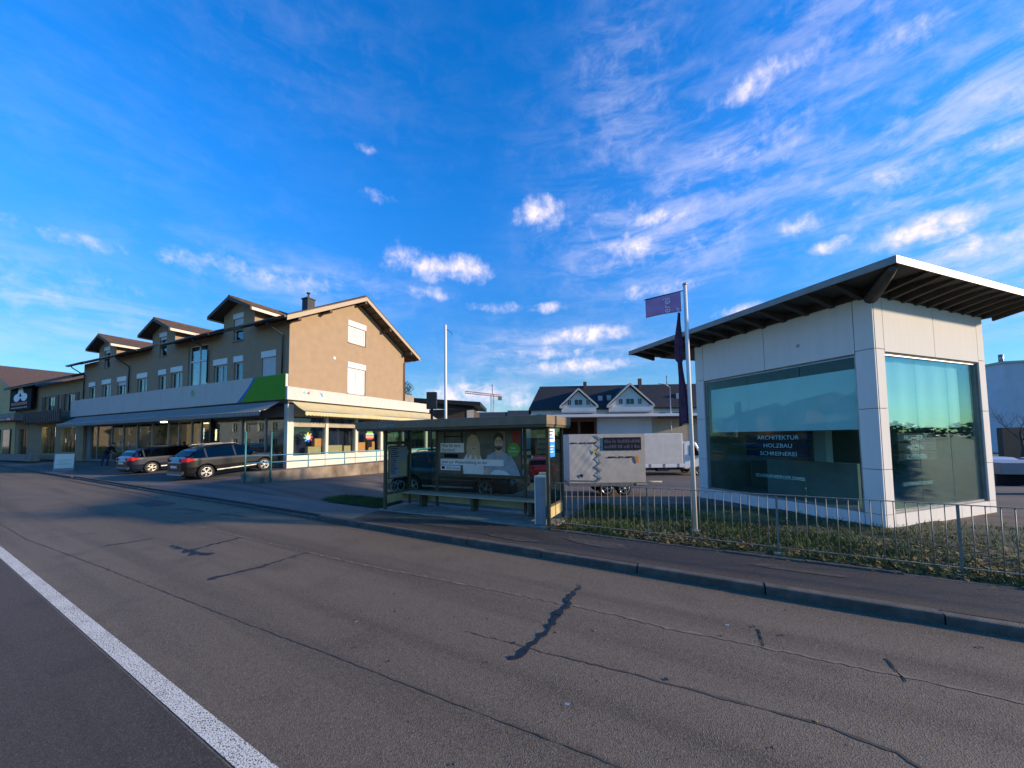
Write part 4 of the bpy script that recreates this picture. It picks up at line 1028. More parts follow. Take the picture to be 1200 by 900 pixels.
fl1 = cloth(16, 10, lambda u, v: (-.10 - .66 * u, -.015 - .085 * u + .02 * math.sin(5 * u + 2 * v) * v, 4.745 - .075 * u - .40 * v + .03 * u * v), 'flag', 'flag_cloth', (-.373, 7.834, .1))
tag(fl1, 'short violet flag with pale sideways letters spread out at the pole top', 'flag')
for (t_, uu, sz) in (('erei', .30, .2), ('ur', .05, .11)):
    text(t_, 'lettering', sz, 'letter_white', fl1, (-.10 - .66 * uu - .0, -.05 - .085 * uu, 4.33), (R(90), R(-90), R(7)), .002)
def hang(u, v):
    w_ = (.02 + .085 * smooth(v * 3.2) if v < .42 else .05 + .075 * smooth((v - .42) * 2.2))
    a = u * 6.0 + v * 2
    return (-.14 - (u - .45) * w_ * 1.5 - .03 * math.sin(v * 5) + .012 * math.sin(a * 2), -.02 + .035 * math.sin(a) * (.4 + v), 4.32 - 2.25 * v + .03 * math.sin(u * 5) * v)
fl2 = cloth(18, 36, hang, 'flag', 'flag_dark', (-.373, 7.834, .1))
tag(fl2, 'long limp dark purple flag hanging folded down beside the pole', 'flag')

# ---------------------------------------------------------------- bus shelter
sh = tag(empty('bus_shelter', (-3.0, 6.88, .11), R(3.3)), 'brown bus shelter with glass walls, bench and wide advert on its back', 'bus shelter')
q = MB(); q.box(-4.75, .12, -.1, 1.1, -.3, .02); q.build('base_slab', 'concrete', sh, .01)
q = MB(); q.box(-5.15, .12, -.42, 1.12, 2.055, 2.1); q.build('ceiling', 'shelter_paint', sh)
q = MB(); q.box(-5.17, .14, -.45, 1.15, 2.1, 2.29); rf = q.build('roof', 'fascia_paint', sh, .012)
text('Gehren', 'lettering', .17, 'letter_grey', sh, (-4.32, -.462, 2.13), (R(90), 0, 0), .003)
for (x, y) in ((-4.56, 0), (-.02, 0), (-4.56, .92), (-3.58, .92), (-.95, .92), (-.02, .92)):
    q = MB(); q.box(x - .035, x + .035, y - .035, y + .035, .02, 2.056); q.build('post', 'shelter_paint', sh, .006)
def pane(x0, x1, z0, z1, y=.92):
    q = MB(); q.box(x0, x1, y - .004, y + .004, z0, z1); q.build('pane', 'glass_shelter', sh)
pane(-4.52, -3.62, .43, 2.05); pane(-3.54, -2.27, .43, .83); pane(-2.26, -.99, .43, .83); pane(-.91, -.06, .43, 2.05)
for (x, y0, y1, z0, z1) in ((-4.56, .035, .885, .43, 1.7), (-4.56, .035, .885, 1.78, 2.05), (-.02, .035, .885, .43, 2.05)):
    q = MB(); q.box(x - .004, x + .004, y0, y1, z0, z1); q.build('pane', 'glass_shelter', sh)
q = MB(); q.box(-4.525, -.055, .895, .945, .385, .43); q.build('rail', 'shelter_paint', sh); q = MB(); q.box(-3.545, -.985, .897, .943, .83, .88); q.build('rail', 'shelter_paint', sh)
for x in (-4.56, -.02):
    q = MB(); q.box(x - .025, x + .025, .035, .885, .385, .43); q.build('rail', 'shelter_paint', sh)
    q = MB(); q.box(x - .012, x + .012, .035, .885, .16, .385); q.build('kick_panel', 'panel_ochre', sh)
q = MB(); q.box(-4.585, -4.535, .035, .885, 1.7, 1.78); q.build('rail', 'shelter_paint', sh)
for (a, b) in ((-4.52, -3.62), (-3.54, -2.27), (-2.25, -.99), (-.91, -.06)):
    q = MB(); q.box(a, b, .91, .93, .13, .385); q.build('kick_panel', 'panel_ochre', sh)
q = MB(); q.box(-4.45, -.1, .5, .87, .36, .40); q.build('bench_seat', 'wood_pale', sh, .01)
for x in (-3.9, -2.27, -.7): q = MB(); q.box(x - .04, x + .04, .6, .85, .02, .36); q.build('bench_leg', 'shelter_paint', sh)
# timetable on the left wall
q = MB(); q.box(-4.545, -4.53, .08, .8, .78, 1.66); tt = q.build('timetable', 'shelter_paint', sh)
q = MB(); q.box(-4.529, -4.524, .11, .77, .81, 1.63); q.build('sheet', 'letter_grey', tt); q = MB(); q.box(-4.523, -4.521, .5, .72, .85, 1.25); q.build('sheet', 'panel_ochre', tt)
q = MB(); [q.box(-4.523, -4.521, .15, .15 + random.uniform(.15, .3), 1.58 - k * .055, 1.6 - k * .055) for k in range(13)]; q.build('print_lines', 'ink', tt)
q = MB()
for yc in (.3, .55): q.lathe([(.115, -.002), (.135, -.002), (.135, .002), (.115, .002), (.115, -.002)], (-4.53, yc, .56), (1, 0, 0), 20)
q.tube([(-4.53, .3, .56), (-4.53, .38, .72), (-4.53, .5, .72), (-4.53, .55, .56)], .008, 5); q.build('bicycle_pictogram', 'letter_grey', sh)
# blue and white notice on the right wall
q = MB(); q.box(-.03, -.026, .06, .42, 1.42, 2.03); nt_ = q.build('notice', 'letter_white', sh); q = MB(); q.box(-.025, -.02, .06, .42, 1.42, 1.74); q.build('blue_field', 'blue_print', nt_)
q = MB(); q.box(-.014, -.010, .06, .42, 1.42, 1.74); q.build('blue_field', 'blue_print', nt_); q = MB(); q.box(-.014, -.010, .06, .42, 1.745, 2.03); q.build('white_field', 'letter_white', nt_)
q = MB(); [q.box(-.009, -.007, .1, .1 + w_, 1.95 - .07 * k, 1.975 - .07 * k) for k, w_ in enumerate((.22, .16, .25))]; q.build('print_lines', 'blue_sign', nt_)
q = MB(); [q.box(-.009, -.007, .1, .1 + w_, 1.64 - .06 * k, 1.66 - .06 * k) for k, w_ in enumerate((.25, .2, .22))]; q.build('print_lines', 'letter_white', nt_)
# grey cabinet at the right front post
q = MB(); q.box(-.33, -.09, .03, .3, .02, 1.0); cb = q.build('side_cabinet', 'panel_grey', sh, .008); q = MB(); q.box(-.34, -.32, .02, .04, .02, 1.02); q.box(-.34, -.08, .02, .31, 1.0, 1.03); q.build('cabinet_trim', 'white_plastic', cb)
# the advert: two people and printed text bands
q = MB(); q.box(-3.53, -1.0, .86, .9, .88, 2.05); ad = q.build('advert_board', 'shelter_paint', sh)
AY = .858
def adp(pts, m_, lay): 
    q = MB(); q.prism([(a, AY - .0008 * lay, b) for a, b in pts], (0, -.0006, 0)); q.build('print', m_, ad)
def adr(x0, x1, z0, z1, m_, lay): adp([(x0, z0), (x1, z0), (x1, z1), (x0, z1)], m_, lay)
def ell(cx, cz, rx, rz, m_, lay, n=18): adp([(cx + rx * math.cos(2 * math.pi * k / n), cz + rz * math.sin(2 * math.pi * k / n)) for k in range(n)], m_, lay)
mat('ad_bg', (.16, .135, .10), .35, .35, 3.5, col2=(.045, .04, .035)); mat('ad_skin', (.62, .40, .29), .4, .1, 9); mat('ad_blond', (.55, .38, .2), .4, .3, 12, stretch=(9, 1, 1)); mat('ad_white', (.74, .7, .68), .4, .12, 7); mat('ad_shirt', (.32, .36, .43), .4, .25, 7); mat('ad_hair', (.022, .015, .012), .4, .2, 9); mat('ad_lip', (.3, .08, .07), .4, 0); mat('ad_text', (.85, .8, .78), .4, .05, 4)
adr(-3.5, -1.03, .91, 2.02, 'ad_bg', 1); adr(-1.65, -1.45, 1.5, 2.0, 'interior_beige', 2); adr(-1.25, -1.05, 1.7, 2.0, 'red_print', 2)
adr(-3.3, -3.27, 1.6, 2.0, 'ink', 2); adr(-3.3, -2.7, 1.88, 1.91, 'ink', 2); adr(-2.75, -2.71, 1.6, 2.0, 'ink', 2)
# woman
adp([(-2.68, .92), (-2.72, 1.25), (-2.6, 1.42), (-2.42, 1.47), (-2.18, 1.42), (-2.08, 1.2), (-2.05, .92)], 'ad_white', 3)
adp([(-2.56, 1.3), (-2.6, 1.6), (-2.55, 1.85), (-2.42, 1.95), (-2.27, 1.9), (-2.18, 1.7), (-2.17, 1.4), (-2.22, 1.22), (-2.3, 1.4), (-2.46, 1.42)], 'ad_blond', 4)
adp([(-2.43, 1.3), (-2.33, 1.3), (-2.32, 1.5), (-2.44, 1.5)], 'ad_skin', 5); ell(-2.37, 1.66, .115, .165, 'ad_skin', 6)
for x in (-2.41, -2.33): ell(x, 1.69, .018, .009, 'ad_hair', 7, 8)
ell(-2.37, 1.575, .042, .014, 'ad_lip', 7, 10); adp([(-2.38, 1.62), (-2.36, 1.62), (-2.37, 1.68)], 'ad_lip', 7)
# man
adp([(-2.05, .92), (-2.06, 1.2), (-1.96, 1.4), (-1.75, 1.5), (-1.5, 1.5), (-1.28, 1.38), (-1.14, 1.15), (-1.05, .92)], 'ad_shirt', 5)
adp([(-1.72, 1.4), (-1.55, 1.4), (-1.54, 1.58), (-1.73, 1.58)], 'ad_skin', 6); ell(-1.635, 1.84, .14, .14, 'ad_hair', 6); ell(-1.635, 1.7, .115, .17, 'ad_skin', 7)
adp([(-1.75, 1.66), (-1.72, 1.56), (-1.635, 1.52), (-1.55, 1.56), (-1.52, 1.66), (-1.56, 1.62), (-1.635, 1.645), (-1.71, 1.62)], 'ad_hair', 8); ell(-1.635, 1.605, .04, .01, 'ad_lip', 9, 10)
for x in (-1.68, -1.59): ell(x, 1.735, .018, .009, 'ad_hair', 9, 8); adr(x - .03, x + .03, 1.765, 1.777, 'ad_hair', 9)
adp([(-2.1, .93), (-2.0, 1.1), (-1.9, 1.08), (-1.93, .93)], 'ad_skin', 7); adp([(-1.9, .93), (-1.75, 1.05), (-1.45, 1.02), (-1.3, .93)], 'ad_white', 6)
ell(-1.22, 1.55, .17, .17, 'green_print', 8, 24)
adr(-3.42, -2.66, 1.47, 1.72, 'ad_text', 9); adr(-3.42, -1.5, 1.14, 1.3, 'ad_text', 9); adr(-3.42, -2.78, 1.0, 1.125, 'ad_text', 9); adr(-3.3, -2.85, 1.33, 1.43, 'ink', 9)
for (t_, x, z, s) in (('Was für eine', -3.38, 1.615, .115), ('Karriere!', -3.38, 1.495, .12)): text(t_, 'print_text', s, 'ink', ad, (x, AY - .0095, z), (R(90), 0, 0), .0005)
text('Jetzt zur Weiterbildung an der', 'print_text', .115, 'ink_navy', ad, (-3.38, AY - .0095, 1.18), (R(90), 0, 0), .0005)
text('BZS Schule', 'print_text', .09, 'ink', ad, (-3.22, AY - .0095, 1.03), (R(90), 0, 0), .0005); adr(-3.38, -3.28, 1.03, 1.1, 'ink', 11)
for k, t_ in enumerate(('Jetzt', 'anmelden')): text(t_, 'print_text', .07, 'ad_text', ad, (-1.22, AY - .009, 1.57 - .08 * k), (R(90), 0, 0), .0005, 'CENTER')

# ---------------------------------------------------------------- terrace wall and blue-green handrail
RW0, RW1 = Vector((-17.77, 7.82, 0)), Vector((-16.0, 14.4, 0)); rd = (RW1 - RW0).normalized(); ra = math.atan2(rd.y, rd.x); RL = (RW1 - RW0).length + 5
rw = MB(); n = 14
rw.prism([(0, 0, -.3), (RL, 0, -.3), (RL, 0, .80), (0, 0, .56)], (0, .25, 0)); rw = rw.build('retaining_wall', 'concrete_stained', None, .015); rw.location = RW0; rw.rotation_euler = (0, 0, ra)
tag(rw, 'low stained concrete wall beside the driveway below the shop', 'wall')
hr = tag(empty('handrail', RW0, ra), 'blue-green tubular handrail on the low driveway wall', 'railing')
ztop = lambda s: .56 + .24 * s / RL
for i, s in enumerate((.1, 1.05, 2.6, 4.3, 6.0, 7.8, 9.6, 11.4)):
    tall = i < 2
    q = MB(); q.tube([(s, -.03 if tall else .05, -.05 if tall else ztop(s)), (s, -.03 if tall else .05, 2.35 if tall else ztop(s) + .62)], .032 if tall else .03, 8); q.build('post', 'teal_dark' if tall else 'teal_paint', hr)
for dz in (.60, .28): q = MB(); q.tube([(.1, .02, ztop(.1) + dz + .12), (RL, .02, ztop(RL) + dz)], .027, 8); q.build('rail', 'teal_paint', hr)

# ================================================================ VEHICLES
def interp(tab, x):
    if x <= tab[0][0]: return tab[0][1]
    for (a, b), (c, d) in zip(tab, tab[1:]):
        if x <= c:
            t = (x - a) / (c - a); t = t * t * (3 - 2 * t) * .5 + t * .5; return b + (d - b) * t
    return tab[-1][1]


def make_wheel(R_, w, spokes=5):
    t = MB(); t.lathe([(R_ * .64, -w / 2), (R_ * .86, -w / 2), (R_ * .96, -w * .42), (R_, -w * .25), (R_, w * .25), (R_ * .96, w * .42), (R_ * .86, w / 2), (R_ * .64, w / 2), (R_ * .64, -w / 2)], (0, 0, 0), (0, 1, 0), 28)
    rim = MB(); rim.lathe([(R_ * .64, -w * .46), (R_ * .66, -w * .5), (R_ * .60, -w * .5), (R_ * .58, -w * .2), (R_ * .56, w * .45)], (0, 0, 0), (0, 1, 0), 28)
    for k in range(spokes):
        a = 2 * math.pi * k / spokes
        for da in (-.16, .16):
            p = [(.10 * R_, a + da * 2.4), (.10 * R_, a + da * .2), (.6 * R_, a + da * .5), (.6 * R_, a + da * 1.45)]
            rim.prism([(r_ * math.cos(t_), -w * .44, r_ * math.sin(t_)) for r_, t_ in p], (0, .03, 0))
    rim.lathe([(0.001, -w * .47), (.09 * R_, -w * .47), (.15 * R_, -w * .44), (.15 * R_, -w * .3)], (0, 0, 0), (0, 1, 0), 16)
    hub = MB(); hub.lathe([(.001, -w * .1), (R_ * .58, -w * .1), (R_ * .58, w * .3)], (0, 0, 0), (0, 1, 0), 24)
    return t.mesh('tyre', 'black_rubber'), rim.mesh('rim', 'alloy'), hub.mesh('brake', 'metal_dark')


def make_car(name, label, paint, loc, heading, pitch=0.0, kind='suv', simple=False):
    """a hatchback-type car: x forward, y left, built from lofted sections with wheel openings cut out of the sides"""
    P = dict(suv=dict(L=4.35, W=1.80, H=1.60, wb=2.63, R=.345, g=.24,
                      top=[(-2.17, .86), (-2.12, 1.03), (-1.98, 1.13), (-1.50, 1.47), (-1.2, 1.555), (-.5, 1.60), (.1, 1.585), (.45, 1.50), (1.15, 1.09), (1.4, 1.03), (1.9, .93), (2.1, .80), (2.17, .66)],
                      belt=[(-2.17, .86), (-2.0, 1.06), (-1.0, 1.02), (.6, .96), (1.2, .95), (1.9, .86), (2.17, .62)]),
             wagon=dict(L=4.6, W=1.80, H=1.50, wb=2.68, R=.33, g=.2,
                        top=[(-2.3, .78), (-2.25, .95), (-2.1, 1.06), (-1.85, 1.38), (-1.5, 1.46), (-.6, 1.50), (.1, 1.48), (.4, 1.40), (1.15, 1.0), (1.45, .94), (2.0, .84), (2.2, .72), (2.3, .58)],
                        belt=[(-2.3, .78), (-2.15, .97), (-1.0, .94), (.6, .9), (1.2, .88), (1.95, .78), (2.3, .56)]))[kind]
    L, W, wb, Rw, gr = P['L'], P['W'], P['wb'], P['R'], P['g']
    root = tag(empty(name, loc), label, 'car'); root.rotation_euler = (0, -pitch, heading); root.rotation_mode = 'XYZ'
    st = []; N_ = 64
    xs = [-L / 2 + L * i / N_ for i in range(N_ + 1)]
    ra_ = Rw + .055
    for x in xs:
        e = abs(x) / (L / 2); wm = W / 2 * (1 - .12 * max(0, (e - .72) / .28) ** 2 - .16 * max(0, (e - .93) / .07) ** 2)
        zt_c = interp(P['top'], x); zb = interp(P['belt'], x); zb = min(zb, zt_c - .015)
        g0 = gr + .10 * max(0, (e - .86) / .14)
        arch = 0
        for wx in (-wb / 2, wb / 2):
            d = x - wx
            if abs(d) < ra_: arch = max(arch, Rw + math.sqrt(ra_ * ra_ - d * d))
        gh = max(0., zt_c - zb - .03); wr = wm * .965 - gh * .42
        rows = [(wm * .93, g0), (wm * .975, g0 + .12), (wm, g0 + (zb - g0) * .5), (wm * .995, zb - .10), (wm * .965, zb)]
        rows = [(a, max(b, min(arch, zb - .14) + .012 * k)) if k < 3 else (a, b) for k, (a, b) in enumerate(rows)]
        rows += [(wm * .945, zb + .02), (wr, zt_c - min(.075, gh * .6 + .006)), (wr * .86, zt_c - .018 * min(1, gh * 4)), (wr * .5, zt_c), (0, zt_c + .006)]
        st.append((x, rows, gh))
    body, gl = MB(), {}
    M_ = len(st[0][1])
    top = P['top']; cab0 = [t for t in top if t[1] > P['H'] - .14]; rx0, rx1 = cab0[0][0], cab0[-1][0]
    wsx = [t[0] for t in top if t[0] > rx1 and t[1] < P['H'] - .4][0]; rwx = [t[0] for t in top if t[0] < rx0 and t[1] < P['H'] - .38][-1]
    for side in (1, -1):
        for i in range(N_):
            (x0, r0, g0), (x1, r1, g1) = st[i], st[i + 1]; xm = (x0 + x1) / 2; gm = (g0 + g1) / 2
            for j in range(M_ - 1):
                a, b, c, d = (x0, side * r0[j][0], r0[j][1]), (x1, side * r1[j][0], r1[j][1]), (x1, side * r1[j + 1][0], r1[j + 1][1]), (x0, side * r0[j + 1][0], r0[j + 1][1])
                fc = (0, 1, 2, 3) if side < 0 else (3, 2, 1, 0); key = None
                if j == 5 and gm > .17 and rwx + .22 < xm < wsx - .18:
                    pil = any(abs(xm - q) < .035 for q in (-.05 if kind == 'suv' else 0, rx0 + .22)); key = None if pil else 'side%d_%d' % (side, sum(xm > q for q in (rx0 + .22, -.05 if kind == 'suv' else 0)))
                    if pil: key = 'pillar'
                elif j >= 6 and rx1 + .08 < xm < wsx - .03: key = 'front'
                elif j >= 6 and rwx - .02 < xm < rx0 - .10: key = 'rear'
                (gl.setdefault(key, MB()) if key else body).add([a, b, c, d], [fc], 0, True)
        n0 = [(-L / 2, side * a, b) for a, b in st[0][1]]
    for e in (0, -1):
        x, rr, _ = st[e]; ring = [(x, a, b) for a, b in rr] + [(x, -a, b) for a, b in reversed(rr[:-1])]
        body.add(ring, [tuple(range(len(ring))) if e == -1 else tuple(reversed(range(len(ring))))], 0, True)
    bo = body.build('body', paint, root)
    for k, m_ in gl.items():
        if k == 'pillar': m_.build('pillar', 'metal_dark', bo)
        else: m_.build({'front': 'windscreen', 'rear': 'rear_window'}.get(k, 'side_window'), 'glass_dark', bo)
    q = MB(); q.box(-L / 2 + .12, L / 2 - .15, -W / 2 + .3, W / 2 - .3, gr - .02, .62); q.box(-L / 2 + .25, -wb / 2 - ra_, -W / 2 + .1, W / 2 - .1, gr, .5); q.box(-wb / 2 + ra_, wb / 2 - ra_, -W / 2 + .09, W / 2 - .09, gr, .6); q.build('underbody', 'black_rubber', root)
    q = MB(); q.box(-1.3, .9, -W / 2 + .22, W / 2 - .22, .6, .95); q.build('seats', 'interior_dark', root)
    ty, ri, hb = make_wheel(Rw, .215)
    for sx in (-1, 1):
        for sy in (-1, 1):
            wl_ = link_mesh('wheel', hb, root, (sx * wb / 2, sy * (W / 2 - .135), Rw), (0, random.uniform(0, 1), 0) if sy < 0 else (0, random.uniform(0, 1), math.pi))
            link_mesh('tyre', ty, wl_); link_mesh('rim', ri, wl_)
    if simple: return root
    tz = interp(P['belt'], -L / 2 + .2) - .10
    for sy in (-1, 1):
        q = MB()                                              # wrap-round tail lamps
        for (dx0, dy0), (dx1, dy1) in zip(((.40, .012), (.26, .014), (.14, .006), (.05, -.10)), ((.26, .014), (.14, .006), (.05, -.10), (.022, -.2))):
            def pt(dx, dy, z):
                x = -L / 2 + dx; e = abs(x) / (L / 2); wm = W / 2 * (1 - .12 * max(0, (e - .72) / .28) ** 2 - .16 * max(0, (e - .93) / .07) ** 2)
                return (x - .03 * (dy < -.05), sy * (wm + dy + .008), z)
            za, zb2 = tz + .0 - .04 * (dx1 < .2), tz + .12 - .03 * (dx1 > .2)
            q.add([pt(dx0, dy0, za), pt(dx1, dy1, za), pt(dx1, dy1, zb2), pt(dx0, dy0, zb2)], [(0, 1, 2, 3)], 0, True)
        q.build('tail_lamp', 'red_lamp', root)
        q = MB(); q.add([(L / 2 - .02, sy * .45, .66), (L / 2 - .32, sy * (W / 2 - .06), .72), (L / 2 - .5, sy * (W / 2 - .012), .80), (L / 2 - .3, sy * (W / 2 - .1), .84), (L / 2 - .08, sy * .5, .76)], [(0, 1, 2, 3, 4)], 0); q.build('headlamp', 'clear_lamp', root)
        q = MB(); q.box(.62, .78, sy * (W / 2 + .02), sy * (W / 2 + .2), .98, 1.12); q.build('mirror', paint, root, .03)
        q = MB(); q.tube([(-1.35, sy * (W / 2 - .28), P['H'] - .015), (-1.2, sy * (W / 2 - .29), P['H'] + .045), (.05, sy * (W / 2 - .29), P['H'] + .045), (.25, sy * (W / 2 - .28), P['H'] - .06)], .016, 6); q.build('roof_rail', 'metal_dark' if kind == 'wagon' else 'metal_grey', root)
        q = MB(); q.box(-wb / 2 + ra_ + .02, wb / 2 - ra_ - .02, sy * (W / 2 - .03), sy * (W / 2 + .012), gr + .14, gr + .19); q.build('side_trim', 'alloy', root)
        for hx in (-.35, .62): q = MB(); q.box(hx - .12, hx + .02, sy * (W / 2 - .01), sy * (W / 2 + .02), .84, .87); q.build('door_handle', paint, root)
        for hx in (-.05, .95): q = MB(); q.box(hx - .006, hx + .006, sy * (W / 2 - .02), sy * (W / 2 + .003), gr + .22, .93); q.build('door_gap', 'black_rubber', root)
    q = MB(); q.prism([(-L / 2 - .05, y, .34) for y in (-.72, .72)] + [(-L / 2 + .01, .74, .50), (-L / 2 + .01, -.74, .50)], (.08, 0, 0)); q.build('rear_bumper', 'metal_dark', root)
    q = MB(); q.box(-L / 2 - .06, -L / 2 + .02, -.55, .55, .30, .385); q.build('bumper_skid', 'alloy' if kind == 'suv' else 'metal_dark', root)
    q = MB(); q.box(-L / 2 - .03, -L / 2 + .03, -.26, .26, .64, .75); q.build('number_plate', 'plate', root)
    return root


carpaint('paint_black', (.007, .007, .0075), .2); carpaint('paint_navy', (.006, .010, .026), .2); carpaint('paint_silverblue', (.035, .06, .075), .5); carpaint('paint_red', (.33, .012, .014), .2); carpaint('paint_white', (.72, .72, .70), 0.); carpaint('paint_grey', (.09, .1, .11), .4)
make_car('parked_car', 'black crossover car parked nose-in beside the driveway wall', 'paint_black', (-22.1, 9.1, .24), R(94.0), R(4.2), 'suv')
make_car('parked_car', 'dark blue estate car parked left of the black crossover', 'paint_navy', (-29.6, 9.25, .24), R(96.0), R(4.2), 'wagon')
make_car('parked_car', 'dark blue-grey car standing behind the bus shelter glass', 'paint_silverblue', (-7.6, 9.9, .05), R(8.0), 0, 'wagon')
make_car('parked_car', 'red car in the yard seen through the right shelter pane', 'paint_red', (-9.6, 20.8, -.78), R(118.0), 0, 'suv')
make_car('parked_car', 'dark car at the right edge behind the flatbed', 'paint_grey', (16.2, 30.2, -.8), R(20.0), 0, 'wagon', True)
make_car('parked_car', 'white car half hidden behind the pavilion right corner', 'paint_white', (12.2, 27.6, -.75), R(70.0), 0, 'wagon', True)

# ---------------------------------------------------------------- tarpaulin trailer
TR = (-3.72, 14.35, -.42); tr_a = psi + R(1.0)
tl = tag(empty('tarpaulin_trailer', TR, tr_a), 'grey tarpaulin box trailer with navy lettering panel parked behind the railing', 'trailer')
q = MB(); nx, nz = 40, 20; TW, TH, TD = 1.52, 1.93, 1.7; zb = .55
def tarp(u, v, seed): return .02 * math.sin(u * 9 + v * 4 + seed) * math.sin(v * 5) + .012 * math.sin(u * 23 - v * 17)
for side, (ax, ay, bx, by, nx_, ny_) in enumerate(((-TW, 0, TW, 0, 0, -1), (TW, 0, TW, TD, 1, 0), (TW, TD, -TW, TD, 0, 1), (-TW, TD, -TW, 0, -1, 0))):
    for i in range(nx):
        for j in range(nz):
            def pt(i, j):
                u, v = i / nx, j / nz; k = tarp(u * 3, v * 2, side) * math.sin(math.pi * u) ** .5 * math.sin(math.pi * v) ** .5; k *= (.42 if (side == 0 and u < .38) else .12)
                return (ax + (bx - ax) * u + nx_ * k, ay + (by - ay) * u + ny_ * k, zb + TH * v)
            q.add([pt(i, j), pt(i + 1, j), pt(i + 1, j + 1), pt(i, j + 1)], [(0, 1, 2, 3)], 0, True)
q.quad((-TW, 0, zb + TH), (TW, 0, zb + TH), (TW, TD, zb + TH), (-TW, TD, zb + TH)); q.build('tarpaulin', 'tarp', tl)
q = MB(); z = .1; xj = -.36; pts = []
for k in range(13): pts.append((xj + (.11 if k % 2 else -.1), -.018, zb + .02 + k * .155))
q.tube(pts, .011, 5); q.build('lacing', 'ink', tl)
q = MB(); q.tube([(-1.5, -.018, zb + .1), (-.5, -.018, zb + .07), (-.3, -.018, zb + .2)], .01, 5); q.build('lacing', 'ink', tl)
q = MB(); q.box(-.17, 1.36, -.022, -.018, zb + 1.28, zb + 1.79); pn = q.build('lettering_panel', 'ink_navy', tl)
random.seed(3)
for r_, zz_ in enumerate((1.57, 1.36)):
    q = MB(); x = -.12
    while x < 1.25: w_ = random.uniform(.05, .11); q.box(x, x + w_, -.028, -.0225, zb + zz_, zb + zz_ + .13 * random.choice((.7, 1, 1))); x += w_ + random.choice((.02, .02, .06))
    q.build('faded_lettering', 'ink', pn)
    for p_ in (pn.children[-1],): p_.data.materials[0] = MATS.get('faded') or mat('faded', (.055, .07, .105), .6, .2, 5)
for (x0, x1) in ((-1.48, -1.22), (-1.12, -.86), (-.78, -.42)): q = MB(); q.box(x0, x1, -.022, -.018, zb + 1.56, zb + 1.6); q.build('lettering', 'ink', tl)
for (x0, x1) in ((.02, .32), (.42, .62), (.72, 1.0)): q = MB(); q.box(x0, x1, -.022, -.018, zb + .98, zb + 1.03); q.build('lettering', 'ink', tl)
q = MB(); q.prism([(1.08, -.022, zb + 1.02), (1.14, -.022, zb + .80), (1.24, -.022, zb + .74), (1.24, -.022, zb + 1.0), (1.16, -.022, zb + 1.06)], (0, .004, 0)); q.build('leaf_emblem', 'orange_print', tl)
q = MB(); q.prism([(-.62, -.022, zb + 1.34), (-.53, -.022, zb + 1.12), (-.42, -.022, zb + 1.32), (-.52, -.022, zb + 1.26)], (0, .004, 0)); q.build('leaf_emblem', 'yellow_print', tl)
q = MB(); q.prism([(-1.15, -.022, zb + .28), (-1.02, -.022, zb + .2), (-.98, -.022, zb + .32), (-1.08, -.022, zb + .36)], (0, .004, 0)); q.build('leaf_emblem', 'ink_navy', tl)
q = MB(); q.box(-TW - .02, TW + .02, -.03, TD + .03, zb - .14, zb - .005); q.build('chassis', 'galvanised', tl)
ty, ri, hb = make_wheel(.31, .19)
for x in (-.05, .65):
    for y, rz in ((.1, 0), (TD - .1, math.pi)): wl_ = link_mesh('wheel', hb, tl, (x, y, .31), (0, 0, rz)); link_mesh('tyre', ty, wl_); link_mesh('rim', ri, wl_)
q = MB(); q.tube([(TW, .6, zb - .08), (TW + 1.0, .85, zb - .1)], .04, 6); q.tube([(TW, 1.1, zb - .08), (TW + 1.0, .85, zb - .1)], .04, 6); q.build('drawbar', 'galvanised', tl)
q = MB(); q.box(TW - .4, TW + .03, -.05, -.033, zb - .11, zb - .03); q.build('reflector', 'clear_lamp', tl)

# ---------------------------------------------------------------- white lorry
TK = (-3.6, 26.7, -.86); tk_a = psi + R(2.0)
tk = tag(empty('box_lorry', TK, tk_a), 'white tarpaulin-sided lorry parked in the yard behind the trailer', 'lorry')
q = MB(); q.box(-2.6, 2.0, .0, 2.1, .83, 3.0); q.build('load_cover', 'tarp', tk, .05)
q = MB(); q.box(-2.62, 2.02, -.02, 2.12, .62, .86); q.build('dropside', 'white_plastic', tk, .01)
for k in range(5): q = MB(); q.box(-2.4 + k * 1.0, -2.3 + k * 1.0, -.04, -.021, .62, .88); q.build('latch', 'metal_grey', tk)
q = MB(); prof = [(2.06, .5), (2.06, 2.35), (2.5, 2.45), (2.95, 2.35), (3.4, 1.5), (3.85, 1.25), (3.95, .9), (3.95, .45)]
q.prism([(x, .03, z) for x, z in prof], (0, 1.98, 0)); cabo = q.build('cab', 'paint_white', tk, .06)
q = MB(); q.prism([(2.45, .02, 1.42), (2.45, .02, 2.15), (2.85, .02, 2.15), (3.2, .02, 1.5), (3.2, .02, 1.42)], (0, -.015, 0)); q.build('side_window', 'glass_dark', cabo)
q = MB(); q.quad((2.98, .15, 2.3), (3.4, .15, 1.52), (3.4, 1.9, 1.52), (2.98, 1.9, 2.3)); q.build('windscreen', 'glass_dark', cabo)
q = MB(); q.box(3.2, 3.35, -.22, -.02, 1.3, 1.75); q.build('mirror', 'black_rubber', cabo, .02)
q = MB(); q.box(2.5, 3.9, .0, .028, .45, .62); q.build('sill_trim', 'black_rubber', cabo)
ty, ri, hb = make_wheel(.345, .22)
for x in (-1.25, 3.1):
    for y, rz in ((.12, 0), (1.95, math.pi)): wl_ = link_mesh('wheel', hb, tk, (x, y, .345), (0, 0, rz)); link_mesh('tyre', ty, wl_); link_mesh('rim', ri, wl_)
q = MB(); q.box(-2.5, 2.05, .35, 1.7, .42, .62); q.box(.2, 1.0, .1, .5, .35, .6); q.build('chassis', 'metal_dark', tk)

